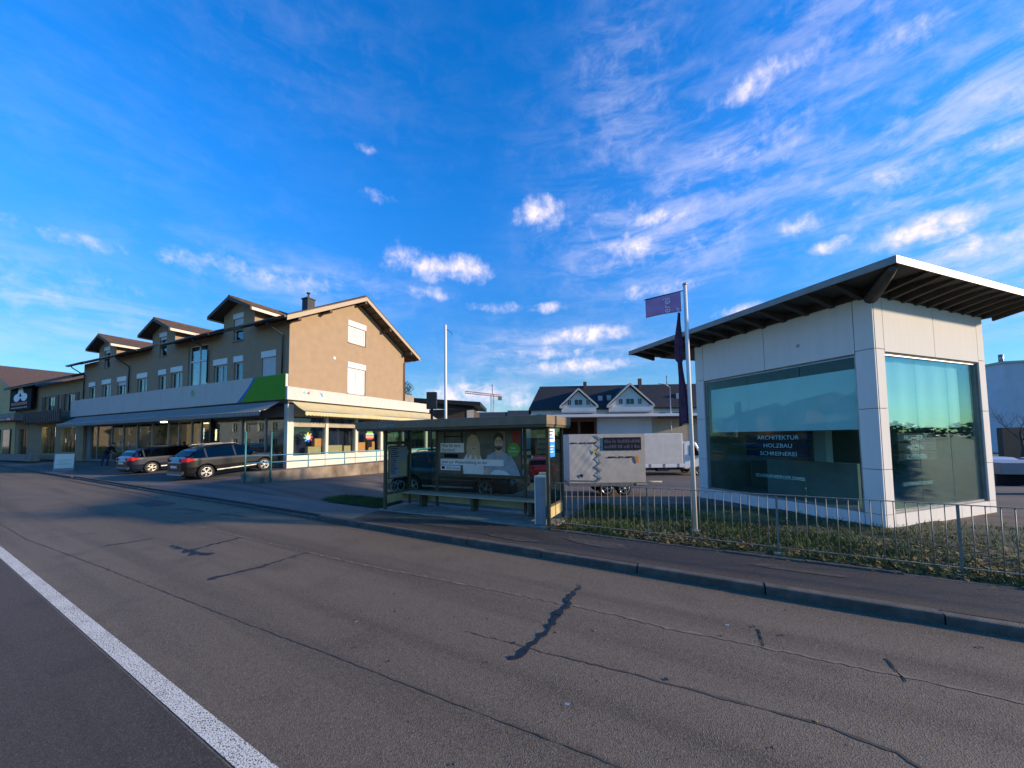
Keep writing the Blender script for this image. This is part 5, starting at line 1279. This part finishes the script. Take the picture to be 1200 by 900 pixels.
# ---------------------------------------------------------------- flatbed with scrap at the right edge
fb = tag(empty('flatbed_trailer', (9.0, 18.2, -.35), R(10)), 'grey flatbed trailer with oddments beneath it, right of the pavilion', 'trailer')
q = MB(); q.box(-.9, 4.2, 0, 2.0, .92, 1.3); q.build('bed', 'panel_grey', fb, .02)
q = MB(); q.box(-.8, 4.1, .3, 1.7, .55, .92); q.build('chassis', 'metal_dark', fb)
for x in (.9, 2.9): wl_ = link_mesh('wheel', hb, fb, (x, .2, .345)); link_mesh('tyre', ty, wl_); link_mesh('rim', ri, wl_)
sc = tag(empty('scrap_bin', (8.9, 17.2, -.3), R(12)), 'pale bin with bent sheet metal standing before the flatbed', 'bin')
q = MB(); q.prism([(0, 0, .05), (.7, 0, .05), (.8, 0, .8), (-.1, 0, .8)], (0, .7, 0)); q.build('tub', 'metal_grey', sc)
for k in range(5): q = MB(); a = k * .5; q.prism([(.1 + k * .1, .2, .5), (.3 + k * .1, .25, .55), (.35 + k * .12 - .2, .3, 1.05 - .06 * k)], (.03, .05, 0)); q.build('metal_sheet', 'galvanised', sc)

# ================================================================ STREET FURNITURE
lp = tag(empty('mast', (-10.43, 12.5, -.0)), 'slim tall pale grey mast rising behind the bus shelter', 'mast')
q = MB(); q.tube([(0, 0, 0), (0, 0, 7.1)], [.07, .058], 12); q.build('shaft', 'panel_white', lp); q = MB(); q.tube([(.06, .03, 6.9), (.25, .14, 6.72), (.26, .15, 6.62)], .012, 6); q.build('hook', 'metal_dark', lp)
ds = tag(empty('post_sign', (-8.91, 9.91, .05), psi), 'dark box sign on a post behind the shelter roof', 'sign')
q = MB(); q.box(-.18, .18, -.09, .09, 2.98, 3.6); q.build('sign_box', 'metal_dark', ds, .01); q = MB(); q.tube([(0, 0, 0), (0, 0, 2.98)], .045, 10); q.build('post', 'metal_dark', ds)
ab_ = tag(empty('pavement_board', (-38.15, 6.35, .11), R(72)), 'cream folding board standing on the pavement before the far shops', 'sign')
q = MB(); q.prism([(-.45, -.28, .0), (.45, -.28, .0), (.45, -.05, 1.15), (-.45, -.05, 1.15)], (0, .03, 0)); q.prism([(-.45, .25, .0), (.45, .25, .0), (.45, .03, 1.15), (-.45, .03, 1.15)], (0, .03, 0)); q.build('frame', 'panel_grey', ab_)
for s in (-1,):
    for xx in (-.285,):
        q = MB(); q.prism([(-.41, -.277, .16), (.41, -.277, .16), (.41, -.07, 1.1), (-.41, -.07, 1.1)], (0, -.012, 0)); sh_ = q.build('poster', 'board_cream', ab_)
q = MB(); [q.prism([(-.3, -.263 + .21 * (.2 + k * .13), .28 + k * .13), (.1 + .2 * (k % 2), -.263 + .21 * (.2 + k * .13), .28 + k * .13), (.1 + .2 * (k % 2), -.26 + .21 * (.2 + k * .13) + .012, .34 + k * .13), (-.3, -.26 + .21 * (.2 + k * .13) + .012, .34 + k * .13)], (0, -.05, 0)) for k in range(1, 4)]; q.build('print_lines', 'cream_paint', ab_)

# person stooping over a bicycle by the shop front
bk = tag(empty('bicycle', (-37.0, 8.75, .25), R(10)), 'dark bicycle leaning by the shop front next to a stooping person', 'bicycle')
for x in (-.53, .53):
    q = MB(); q.lathe([(.31, -.015), (.34, -.015), (.345, 0), (.34, .015), (.31, .015), (.31, -.015)], (x, 0, .345), (0, 1, 0), 28); wl_ = q.build('wheel', 'black_rubber', bk)
    for k in range(8): a = k * math.pi / 8; q = MB(); q.tube([(x + .31 * math.cos(a), 0, .345 + .31 * math.sin(a)), (x - .31 * math.cos(a), 0, .345 - .31 * math.sin(a))], .003, 4); q.build('spoke', 'metal_grey', wl_)
q = MB()
for a, b in (((-.53, 0, .345), (-.13, 0, .3)), ((-.13, 0, .3), (-.25, 0, .85)), ((-.53, 0, .345), (-.22, 0, .75)), ((-.13, 0, .3), (.36, 0, .72)), ((-.22, 0, .75), (.33, 0, .82)), ((.31, 0, .92), (.53, 0, .345))): q.tube([a, b], .017, 8)
q.build('frame', 'metal_dark', bk); q = MB(); q.tube([(.31, 0, .9), (.3, 0, 1.02)], .015, 8); q.tube([(.2, -.28, 1.05), (.32, -.2, 1.04), (.32, .2, 1.04), (.2, .28, 1.05)], .013, 8); q.build('handlebar', 'metal_grey', bk)
q = MB(); q.prism([(-.4, -.07, .9), (-.4, .07, .9), (-.12, .02, .9), (-.12, -.02, .9)], (0, 0, .05)); q.build('saddle', 'black_rubber', bk, .015)
q = MB(); q.tube([(-.13, -.1, .3), (-.13, .1, .3)], .05, 10); q.build('crank', 'metal_grey', bk)


def make_person(loc, rz):
    me = bpy.data.meshes.new('person')
    #   x forward, z up - bending forward, hands on the bicycle
    V = [((0, 0, .92), .135), ((.12, 0, 1.14), .14), ((.26, 0, 1.32), .15), ((.33, 0, 1.40), .06), ((.40, 0, 1.46), .07), ((.46, 0, 1.53), .095), ((.50, 0, 1.60), .085),
         ((-.02, .10, .86), .095), ((.05, .11, .48), .062), ((-.02, .12, .09), .045), ((.10, .13, .04), .035), ((-.02, -.10, .86), .095), ((-.06, -.11, .48), .062), ((-.16, -.12, .09), .045), ((-.04, -.13, .04), .035),
         ((.28, .19, 1.33), .07), ((.36, .22, 1.06), .05), ((.56, .17, .99), .035), ((.64, .16, .98), .03), ((.28, -.19, 1.33), .07), ((.36, -.22, 1.06), .05), ((.56, -.17, .97), .035), ((.64, -.16, .96), .03)]
    Ed = [(0, 1), (1, 2), (2, 3), (3, 4), (4, 5), (5, 6), (0, 7), (7, 8), (8, 9), (9, 10), (0, 11), (11, 12), (12, 13), (13, 14), (2, 15), (15, 16), (16, 17), (17, 18), (2, 19), (19, 20), (20, 21), (21, 22)]
    # five short fingers on each hand
    for h, sy in ((18, 1), (22, -1)):
        bx, by, bz = V[h][0]
        for k in range(4): V.append(((bx + .055 - .005 * k, by + (k - 1.5) * .018, bz - .005), .009)); V.append(((bx + .085 - .008 * k, by + (k - 1.5) * .019, bz - .04), .008)); Ed += [(h, len(V) - 2), (len(V) - 2, len(V) - 1)]
        V.append(((bx + .02, by - sy * .045, bz - .01), .010)); V.append(((bx + .055, by - sy * .055, bz - .02), .009)); Ed += [(h, len(V) - 2), (len(V) - 2, len(V) - 1)]
    me.from_pydata([v for v, r_ in V], Ed, []); o = bpy.data.objects.new('person', me); COL.objects.link(o)
    sk = o.modifiers.new('skin', 'SKIN'); lay = me.skin_vertices[0].data if me.skin_vertices else None
    if lay is None:
        bm_ = bmesh.new(); bm_.from_mesh(me); bm_.verts.layers.skin.verify(); bm_.to_mesh(me); bm_.free(); lay = me.skin_vertices[0].data
    for i, (v, r_) in enumerate(V): lay[i].radius = (r_, r_); lay[i].use_root = (i == 0)
    sb = o.modifiers.new('sub', 'SUBSURF'); sb.levels = 2; sb.render_levels = 2
    dg = bpy.context.evaluated_depsgraph_get(); m2 = bpy.data.meshes.new_from_object(o.evaluated_get(dg)); bpy.data.objects.remove(o)
    m2.materials.clear()
    for k in ('cloth_black', 'denim', 'skin', 'black_rubber'): m2.materials.append(MATS[k])
    for p in m2.polygons:
        c = p.center; p.use_smooth = True
        p.material_index = 3 if c.z < .09 else 1 if c.z < .9 and c.x < .3 else 2 if (c.x > .40 and c.z > 1.44) or (c.x > .58 and c.z < 1.1) else 0
    o = bpy.data.objects.new('person', m2); COL.objects.link(o); o.location = loc; o.rotation_euler = (0, 0, rz)
    q = MB(); n = 12
    for i in range(n + 1):
        for j in range(9):
            t, f_ = math.pi * 2 * i / n, math.pi * .62 * j / 8; q.v.append((.475 + .125 * math.sin(f_) * math.cos(t) - .03, .112 * math.sin(f_) * math.sin(t), 1.60 + .1 * math.cos(f_)))
    for i in range(n):
        for j in range(8): a = i * 9 + j; q.f.append((a, a + 1, a + 10, a + 9)); q.mi.append(0); q.sm.append(True)
    q.build('hair', 'ad_hair', o)
    q = MB()
    for sy in (-1, 1): q.lathe([(.0, .0), (.012, .002), (.012, .006)], (.575, sy * .035, 1.575), (1, 0, 0), 8)
    q.build('eyes', 'ink', o); q = MB(); q.prism([(.58, -.012, 1.53), (.58, .012, 1.53), (.575, 0, 1.57)], (.022, 0, -.004)); q.build('nose', 'skin', o); q = MB(); q.box(.572, .578, -.024, .024, 1.497, 1.503); q.build('mouth', 'ad_lip', o)
    return o


pe = make_person((-38.15, 8.2, .25), R(35)); tag(pe, 'person in dark clothes stooping over a bicycle by the shop front', 'person')

# bush in the roof planter
def leaf_cloud(n, fn, size, seed=1):
    random.seed(seed); q = MB()
    for _ in range(n):
        p = fn(); a, b = random.uniform(0, 6.28), random.uniform(-.9, .9); s = size * random.uniform(.6, 1.3); ux = Vector((math.cos(a), math.sin(a), b * .5)).normalized(); uy = Vector((-math.sin(a) * .6, math.cos(a) * .6, .8 * b + .3)).normalized(); p = Vector(p)
        q.add([p - ux * s * .5, p - uy * s * .28, p + ux * s * .5, p + uy * s * .28], [(0, 1, 2, 3)])
    return q
def ball(cx, cy, cz, rx, ry, rz):
    def f():
        d = Vector((random.gauss(0, 1), random.gauss(0, 1), random.gauss(0, 1))).normalized(); r_ = random.uniform(.55, 1.05) + .22 * math.sin(d.x * 7) * math.sin(d.z * 6 + d.y * 5)
        return (cx + d.x * rx * r_, cy + d.y * ry * r_, cz + d.z * rz * r_)
    return f
bu = tag(empty('bush', (-23.2, 22.4, 5.7)), 'dark green bush in a planter on the flat roof behind the gable', 'bush')
hm = Matrix.Rotation(HROT, 3, 'Z'); bc = hm @ Vector((-1.05, 10.9, 0)); bu.location = (HB[0] + bc.x, HB[1] + bc.y, 5.7)
leaf_cloud(1500, ball(0, 0, .55, .75, .75, .75), .12, 4).build('foliage', 'leaf_green', bu)
q = MB(); q.tube([(0, 0, -.1), (.05, 0, .4), (.02, .1, .9)], [.04, .03, .015], 6); q.tube([(0, 0, .2), (-.3, .1, .8)], [.025, .01], 6); q.build('stem', 'bark', bu)

# bare tree on the right
def bare_tree(loc, h, seed, label):
    random.seed(seed); t = tag(empty('bare_tree', loc), label, 'tree'); tr_, cr_ = MB(), MB()
    def grow(p, d, L, r_, lev):
        pts = [p]; rs = [r_]; n = 4
        for i in range(n):
            d = (d + Vector((random.uniform(-.22, .22), random.uniform(-.22, .22), random.uniform(-.05, .16)))).normalized(); p = p + d * L / n; pts.append(p); rs.append(r_ * (1 - .55 * (i + 1) / n))
        (tr_ if lev == 0 else cr_).tube(pts, rs, 8 if lev == 0 else 5 if lev < 3 else 3, cap=False)
        if lev >= 4: return
        for k in range(5 if lev < 2 else 4):
            i = random.randint(2 if lev == 0 else 1, n); a = random.uniform(0, 6.28); s = Vector((math.cos(a), math.sin(a), random.uniform(.1, .7))).normalized(); dd = (d * .5 + s * .8).normalized(); grow(pts[i], dd, L * random.uniform(.5, .72), rs[i] * .6, lev + 1)
    grow(Vector((0, 0, 0)), Vector((0, 0, 1)), h * .45, h * .022, 0)
    tr_.build('trunk', 'bark', t); cr_.build('branches', 'bark', t); return t
bare_tree((22.2, 46.6, -1.0), 6.6, 5, 'leafless young tree before the white block at the right edge')

# ================================================================ BACKGROUND
# long row of pale houses with dark roof and two front gables
rh = tag(empty('row_house', (-35.4, 71.9, -1.0), R(26.5)), 'long cream house row with dark tiled roof and two front gables', 'building')
RLn = 40
w = MB(); w.box(-.0, RLn, 0, 11, 0, 9.3)
w.build('wall', 'house_white', rh)
r = MB(); r.prism([(-.6, -.6, 9.2), (RLn + .6, -.6, 9.2), (RLn + .6, 5.5, 15.1), (2.2, 5.5, 15.1)], (0, 0, -.25)); r.prism([(-.6, 11.6, 9.2), (RLn + .6, 11.6, 9.2), (RLn + .6, 5.5, 15.1), (2.2, 5.5, 15.1)], (0, 0, -.25)); r.prism([(-.6, -.6, 9.2), (-.6, 11.6, 9.2), (2.2, 5.5, 15.1)], (0, 0, -.25)); 
r.tiles((-.6, -.65, 9.22), (RLn + .6, -.65, 9.22), (RLn + .6, 5.5, 15.15), (2.2, 5.5, 15.15), 22, .05); rro = r.build('roof', 'tile_dark', rh)
for (cx, hw, za) in ((10.4, 4.2, 13.5), (21.6, 5.1, 14.4)):
    q = MB(); q.prism([(cx - hw + .5, -.9, 4), (cx + hw - .5, -.9, 4), (cx + hw - .5, -.9, 9.6), (cx, -.9, za - .5), (cx - hw + .5, -.9, 9.6)], (0, 4, 0)); q.build('gable', 'house_white', rh)
    for s in (-1, 1):
        q = MB(); q.prism([(cx, -1.5, za), (cx + s * hw, -1.5, 9.6), (cx + s * hw, 4.5, 9.6), (cx, 4.5, za)], (0, 0, .22)); q.build('gable_roof', 'tile_brown', rro)
        q = MB(); q.prism([(cx, -1.56, za - .22), (cx + s * hw, -1.56, 9.6 - .22), (cx + s * hw, -1.56, 9.85), (cx, -1.56, za + .25)], (0, .055, 0)); q.build('barge_board', 'white_paint', rro)
        q = MB(); q.box(cx + s * (hw - 1.3), cx + s * hw, -1.4, -.905, 9.3, 9.75); q.build('eave_return', 'white_paint', rh)
    for (dx, w_) in ((-2.0, .5), (0, .95), (2.1, .5)):
        q = MB(); q.box(cx + dx - w_, cx + dx + w_, -.96, -.905, 9.9, 11.3); wq = q.build('window', 'window_frame', rh); q = MB(); q.box(cx + dx - w_ + .12, cx + dx - .04, -.975, -.962, 10.02, 11.18); q.box(cx + dx + .04, cx + dx + w_ - .12, -.975, -.962, 10.02, 11.18); q.build('pane', 'pane_far', wq); q = MB(); q.box(cx + dx - w_, cx + dx + w_, -.9585, -.9055, 9.9, 9.905); q.build('pane_back', 'interior_dark', wq)
    q = MB(); q.box(cx - hw + .6, cx + hw - .6, -2.2, -.95, 8.2, 8.4); q.box(cx - hw + .6, cx + hw - .6, -2.25, -2.2, 8.4, 9.3); q.build('balcony', 'house_grey', rh)
for k in range(13):
    x = 1.8 + k * 3.0
    if any(abs(x - c_) < h_ + .6 for c_, h_ in ((10.4, 4.2), (21.6, 5.1))): continue
    q = MB(); q.box(x - .6, x + .6, -.05, -.005, 6.6, 8.1); wq = q.build('window', 'metal_dark', rh); q = MB(); q.box(x - .5, x + .5, -.07, -.055, 6.7, 8.0); q.build('pane', 'pane_far', wq)
for (x, y, zz_) in ((15.6, 2.0, 11.7), (17.6, 2.0, 11.8), (33, 2.2, 12)):
    q = MB(); q.box(x - .5, x + .5, y - .7, y + .5, zz_ - .8, zz_ + .5); q.build('skylight', 'metal_grey', rro)
for (x, h_) in ((25.6, 1.3), (12.8, .8)): q = MB(); q.box(x - .35, x + .35, 4.6, 5.3, 14, 15.2 + h_); q.build('chimney', 'wood_red', rro)
q = MB(); q.tube([(32, 5.4, 15), (32, 5.4, 17.2)], .08, 6); q.build('vent_pipe', 'metal_dark', rro)

# yard shed with flat roof
sd_ = tag(empty('yard_shed', (-13.0, 29.4, -.95), R(29.5)), 'long open shed with thin flat roof behind the lorry', 'building')
q = MB(); q.box(-1.5, 15.5, -1.2, 8, 4.62, 4.85); q.build('roof', 'house_grey', sd_, .02)
q = MB(); q.box(4.6, 9.6, .4, .6, 0, 4.6); q.build('cladding', 'house_grey', sd_); q = MB(); q.box(9.6, 15.0, .5, .7, 0, 4.6); q.build('cladding', 'interior_beige', sd_); q = MB(); q.box(-1, 15, 7.4, 7.6, 0, 4.6); q.build('back_wall', 'wood_dark', sd_); q = MB(); q.box(14.6, 15.4, .2, 5, 0, 4.6); q.build('end_wall', 'house_white', sd_)
for x in (-.9, 1.3, 3.0, 4.5): q = MB(); q.box(x - .1, x + .1, .3, .5, 0, 4.6); q.build('post', 'wood_red', sd_)
q = MB(); q.box(-1, 4.6, .2, .3, 4.3, 4.6); q.box(9.6, 15.3, -.9, -.8, 4.4, 4.6); q.build('beam', 'wood_red', sd_)
q = MB(); q.tube([(10.9, -.6, 0), (10.9, -.6, 7.2)], .045, 8); q.tube([(10.9, -.6, 7.2), (10.5, -.7, 7.45), (9.8, -.8, 7.5)], .03, 6); yl = q.build('yard_lamp', 'metal_grey'); yl.location = sd_.location; yl.rotation_euler = sd_.rotation_euler; tag(yl, 'thin grey lamp post before the yard shed', 'lamp')
for (x, w_, m_) in ((.3, .8, 'wood_pale'), (2.2, .6, 'wood_red'), (3.8, .5, 'wood_pale')):
    q = MB()
    for k in range(6): q.box(x - w_, x + w_, 3, 5, .3 + k * .5, .7 + k * .5)
    lu = q.build('timber_stack', m_); lu.location = sd_.location; lu.rotation_euler = sd_.rotation_euler; lu['kind'] = 'stuff'
    tag(lu, {.3: 'pale timber stack at the left bay of the open shed', 2.2: 'reddish timber stack in the middle bay of the open shed', 3.8: 'small pale timber stack right in the open shed'}[x], 'timber')

# low dark flat-roofed building behind the mast, and another far roof
fl = tag(empty('flat_building', (-31.5, 33.9, -1), R(29)), 'low building with dark flat roof left of the mast', 'building')
q = MB(); q.box(-3, 6.0, 0, 8, 0, 6.6); q.build('wall', 'wood_dark', fl); q = MB(); q.prism([(-4, -1.2, 7.7), (7, -1.2, 6.9), (7, 9, 6.9), (-4, 9, 7.7)], (0, 0, .5)); q.build('roof', 'metal_dark', fl); q = MB(); q.box(5.2, 6.02, -.05, 0, 0, 6.5); q.build('corner_panel', 'house_white', fl)
for (lx, ly, w_, h_, lab) in ((-50, 79, 14, 9.2, 'distant dark roof right of the flat building'), (-40, 85, 15, 9.6, 'distant dark roof left of the cream house row')):
    fb_ = tag(empty('distant_house', (lx, ly, -1), R(29)), lab, 'building'); q = MB(); q.box(-w_ / 2, w_ / 2, 0, 8, 0, h_ - 1.6); q.build('wall', 'house_grey', fb_); q = MB(); q.prism([(-w_ / 2 - .5, -.6, h_ - 1.7), (w_ / 2 + .5, -.6, h_ - 1.7), (w_ / 2 + .5, 4, h_ + .6), (-w_ / 2 - .5, 4, h_ + .6)], (0, 0, .2)); q.build('roof', 'tile_dark', fb_)
# crane
cr = tag(empty('tower_crane', (-80.6, 126.8, -1), R(29)), 'orange tower crane far behind the bus shelter', 'crane')
def lattice(q, a, b, w_, n):
    a, b = Vector(a), Vector(b); d = (b - a).normalized(); x = d.cross(Vector((0, 1, 0))).normalized() * w_; y = d.cross(x).normalized() * w_
    cs = [x + y, x - y, -x - y, -x + y]
    for c in cs: q.tube([a + c, b + c], .09, 4)
    for i in range(n):
        p0, p1 = a.lerp(b, i / n), a.lerp(b, (i + 1) / n)
        for k in range(4): q.tube([p0 + cs[k], p1 + cs[(k + 1) % 4]], .05, 3)
q = MB(); lattice(q, (0, 0, 0), (0, 0, 21.5), .6, 14); q.build('tower', 'metal_grey', cr); q = MB(); lattice(q, (3.5, 0, 20.6), (-11.5, 0, 22.4), .4, 16); q.build('jib', 'crane_orange', cr); q = MB(); q.box(2.4, 4, -.8, .8, 18.9, 20.4); q.build('counterweight', 'concrete', cr); q = MB(); q.tube([(0, 0, 21.5), (0, 0, 25.5)], .15, 5); q.tube([(0, 0, 25.4), (-8, 0, 22.3)], .05, 3); q.build('mast_head', 'metal_dark', cr)
# white block on the right
wb_ = tag(empty('white_block', (35.9, 77.5, -1), R(15)), 'pale flat-roofed block of flats at the right edge', 'building')
q = MB(); q.box(0, 22, 0, 16, 0, 12.6); q.build('wall', 'house_grey', wb_); q = MB(); q.box(-.15, 22.15, -.15, 16.15, 12.6, 12.9); q.build('roof_edge', 'metal_grey', wb_); q = MB(); q.tube([(1.5, 2, 12.9), (1.5, 2, 14.2)], .25, 8); q.build('vent', 'metal_grey', wb_)
for z in (1.6, 4.6, 7.6, 10.3):
    for y in (3.0, 6.0, 11):
        q = MB(); q.box(-.06, -.005, y - .5, y + .5, z, z + 1.5); wq = q.build('window', 'window_frame', wb_); q = MB(); q.box(-.075, -.062, y - .4, y + .4, z + .1, z + 1.4); q.build('pane', 'pane_far', wq)
    for x in (4.0, 9.0): q = MB(); q.box(x - 1, x + 1, -.06, -.005, z, z + 1.5); wq = q.build('window', 'window_frame', wb_); q = MB(); q.box(x - .9, x + .9, -.075, -.062, z + .1, z + 1.4); q.build('pane', 'pane_far', wq)
dkw = MB(); dkw.box(-2, 26, 0, .5, 0, 3.4); dk = dkw.build('hedge_wall', 'wood_dark'); dk.location = (28, 58, -1); dk.rotation_euler = (0, 0, R(20)); tag(dk, 'dark boundary wall behind the leafless tree on the right', 'wall')

# mountains far off
q = MB(); random.seed(11); nx, ny = 120, 10
def mh(a, t):
    s = 0
    for k, (fr, am) in enumerate(((3, .35), (7, .3), (15, .2), (33, .12), (71, .06))): s += am * math.sin(a * fr + k * 1.7 + t * (k + 1) * .8)
    return max(0, 430 + 230 * s) * (.12 + .88 * math.exp(-((a / 4 - R(124)) / R(22)) ** 2)) * math.sin(math.pi * min(1, t * 1.0) * .5)
for j in range(ny + 1):
    t = j / ny
    for i in range(nx + 1):
        a = R(60) + R(110) * i / nx; d = 5200 + 2600 * t; q.v.append((d * math.cos(a), d * math.sin(a), -30 + mh(a * 4, t)))
for j in range(ny):
    for i in range(nx): a = j * (nx + 1) + i; q.f.append((a, a + 1, a + nx + 2, a + nx + 1)); q.mi.append(0); q.sm.append(False)
struct(q.build('mountain_range', 'mountain'))

# ---------------------------------------------------------------- the other side of the street: unseen, added for the windows to mirror
for (lx, ly, w_, d_, h_, wallm, lab) in ((-62, -16, 22, 10, 6.2, 'house_white', 'unseen pale house added across the street for the shop windows to mirror'), (-96, -17, 24, 10, 7.5, 'render_cream', 'unseen cream house added farther along across the street for reflections'), (-132, -16, 26, 10, 8.0, 'render_tan', 'unseen tan house added farthest along across the street for reflections'), (-172, -17, 30, 10, 8.5, 'house_grey', 'unseen grey house added at the far end across the street for reflections')):
    hh = tag(empty('added_facing_house', (lx, ly, -.06), R(180)), lab, 'building')
    cols_ = [(-w_ / 2 + 1.5 + k * 3.2) for k in range(int((w_ - 2) / 3.2) + 1)]
    hl_ = [(x, x + 1.3, z, z + 1.5) for x in cols_ for z in (.9, 3.6) if x + 1.4 < w_ / 2]
    q = MB(); q.wall(-w_ / 2, w_ / 2, 0, h_, 0, .3, hl_); q.box(-w_ / 2, -w_ / 2 + .3, .3, d_, 0, h_); q.box(w_ / 2 - .3, w_ / 2, .3, d_, 0, h_); q.box(-w_ / 2 + .3, w_ / 2 - .3, d_ - .3, d_, 0, h_); q.build('wall', wallm, hh)
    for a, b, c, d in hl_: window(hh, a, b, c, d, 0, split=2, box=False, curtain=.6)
    q = MB(); q.prism([(-w_ / 2 - .6, -.7, h_ - .1), (-w_ / 2 - .6, d_ / 2, h_ + 3.6), (-w_ / 2 - .6, d_ + .7, h_ - .1)], (w_ + 1.2, 0, 0), 1); q.tiles((-w_ / 2 - .6, -.75, h_ - .08), (w_ / 2 + .6, -.75, h_ - .08), (w_ / 2 + .6, d_ / 2, h_ + 3.65), (-w_ / 2 - .6, d_ / 2, h_ + 3.65), 18); q.build('roof', ['tile_brown', 'wood_dark'], hh)
for i, (lx, ly, h_) in enumerate(((-46, -11, 7.5), (-79, -11, 8.5), (-114, -11, 9.5), (-152, -11, 10))):  # unseen trees added to block the bright horizon in window reflections
    t = tag(empty('added_street_tree', (lx, ly, -.06)), ('unseen green tree added for reflections at the near end of the houses across the street', 'unseen green tree added for reflections between the pale and cream houses across the street', 'unseen green tree added for reflections between the cream and tan houses across the street', 'unseen tall green tree added for reflections by the grey house across the street')[i], 'tree')
    q = MB(); q.tube([(0, 0, 0), (.1, 0, h_ * .3), (0, .1, h_ * .6)], [.2, .15, .07], 8); [q.tube([(.05, 0, h_ * (.3 + .05 * k)), (1.3 * math.cos(k * 1.9), 1.3 * math.sin(k * 1.9), h_ * (.55 + .06 * k))], [.08, .02], 5) for k in range(5)]; q.build('trunk', 'bark', t)
    leaf_cloud(2600, ball(0, 0, h_ * .65, h_ * .3, h_ * .3, h_ * .34), .3, 20 + i).build('crown', 'leaf_green', t)
q = MB(); random.seed(31)  # unseen hedge across the street, added for reflections
for _ in range(9000):
    x = random.uniform(-130, 20); y = -8.6 + random.gauss(0, .28); z = random.uniform(0, 1.35) + .1 * math.sin(x); s_ = random.uniform(.1, .2); a = random.uniform(0, 6.28); q.add([(x - s_ * math.cos(a), y - s_ * math.sin(a), z), (x + s_ * .4 * math.sin(a), y - s_ * .4 * math.cos(a), z + s_ * .6), (x + s_ * math.cos(a), y + s_ * math.sin(a), z + .05)], [(0, 1, 2)])
q.box(-130, 20, -8.75, -8.45, -.06, 1.2); o = q.build('hedge', 'leaf_green'); o['kind'] = 'stuff'; tag(o, 'unseen low green hedge added along the far side of the street for reflections', 'hedge')

q = MB()  # out-of-view hedge added to darken what the pavilion's right panes mirror
for _ in range(7000):
    t = random.random(); x = 12.5 + 30 * t; y = 14 + 15 * t + random.gauss(0, .35); z = random.uniform(-.4, 1.65) + .15 * math.sin(x * 2); s_ = random.uniform(.1, .22); a = random.uniform(0, 6.28)
    q.add([(x - s_ * math.cos(a), y - s_ * math.sin(a), z), (x + s_ * .4 * math.sin(a), y - s_ * .4 * math.cos(a), z + s_ * .6), (x + s_ * math.cos(a), y + s_ * math.sin(a), z + .05)], [(0, 1, 2)])
q.prism([(12.5, 13.8, -.9), (42.5, 28.8, -.9), (42.5, 28.8, 1.45), (12.5, 13.8, 1.45)], (-.1, .35, 0)); o = q.build('hedge', 'leaf_green'); o['kind'] = 'stuff'; tag(o, 'unseen dark hedge added right of the pavilion for its glass to mirror', 'hedge')

q = MB(); random.seed(77)                                    # far belt of trees closing the view
for k in range(230):
    a = R(random.uniform(8, 150)); d = random.uniform(230, 330); cx, cy = d * math.cos(a), d * math.sin(a); h_ = random.uniform(5, 9.5); w_ = h_ * random.uniform(.4, .7)
    for _ in range(46):
        u = Vector((random.gauss(0, 1), random.gauss(0, 1), random.gauss(0, 1))).normalized() * random.uniform(.5, 1.05); p = Vector((cx + u.x * w_, cy + u.y * w_, -1 + h_ * .55 + u.z * h_ * .5)); t = random.uniform(0, 6.28); s_ = random.uniform(.8, 1.6)
        q.add([p + Vector((s_ * math.cos(t), s_ * math.sin(t), -.4)), p + Vector((-s_ * math.sin(t), s_ * math.cos(t), .5)), p + Vector((-s_ * math.cos(t), -s_ * math.sin(t), .3)), p + Vector((s_ * .6 * math.sin(t), -s_ * .6 * math.cos(t), -.6))], [(0, 1, 2, 3)])
o = q.build('far_trees', 'leaf_green'); o['kind'] = 'stuff'; tag(o, 'dark belt of distant trees behind the yard', 'trees')
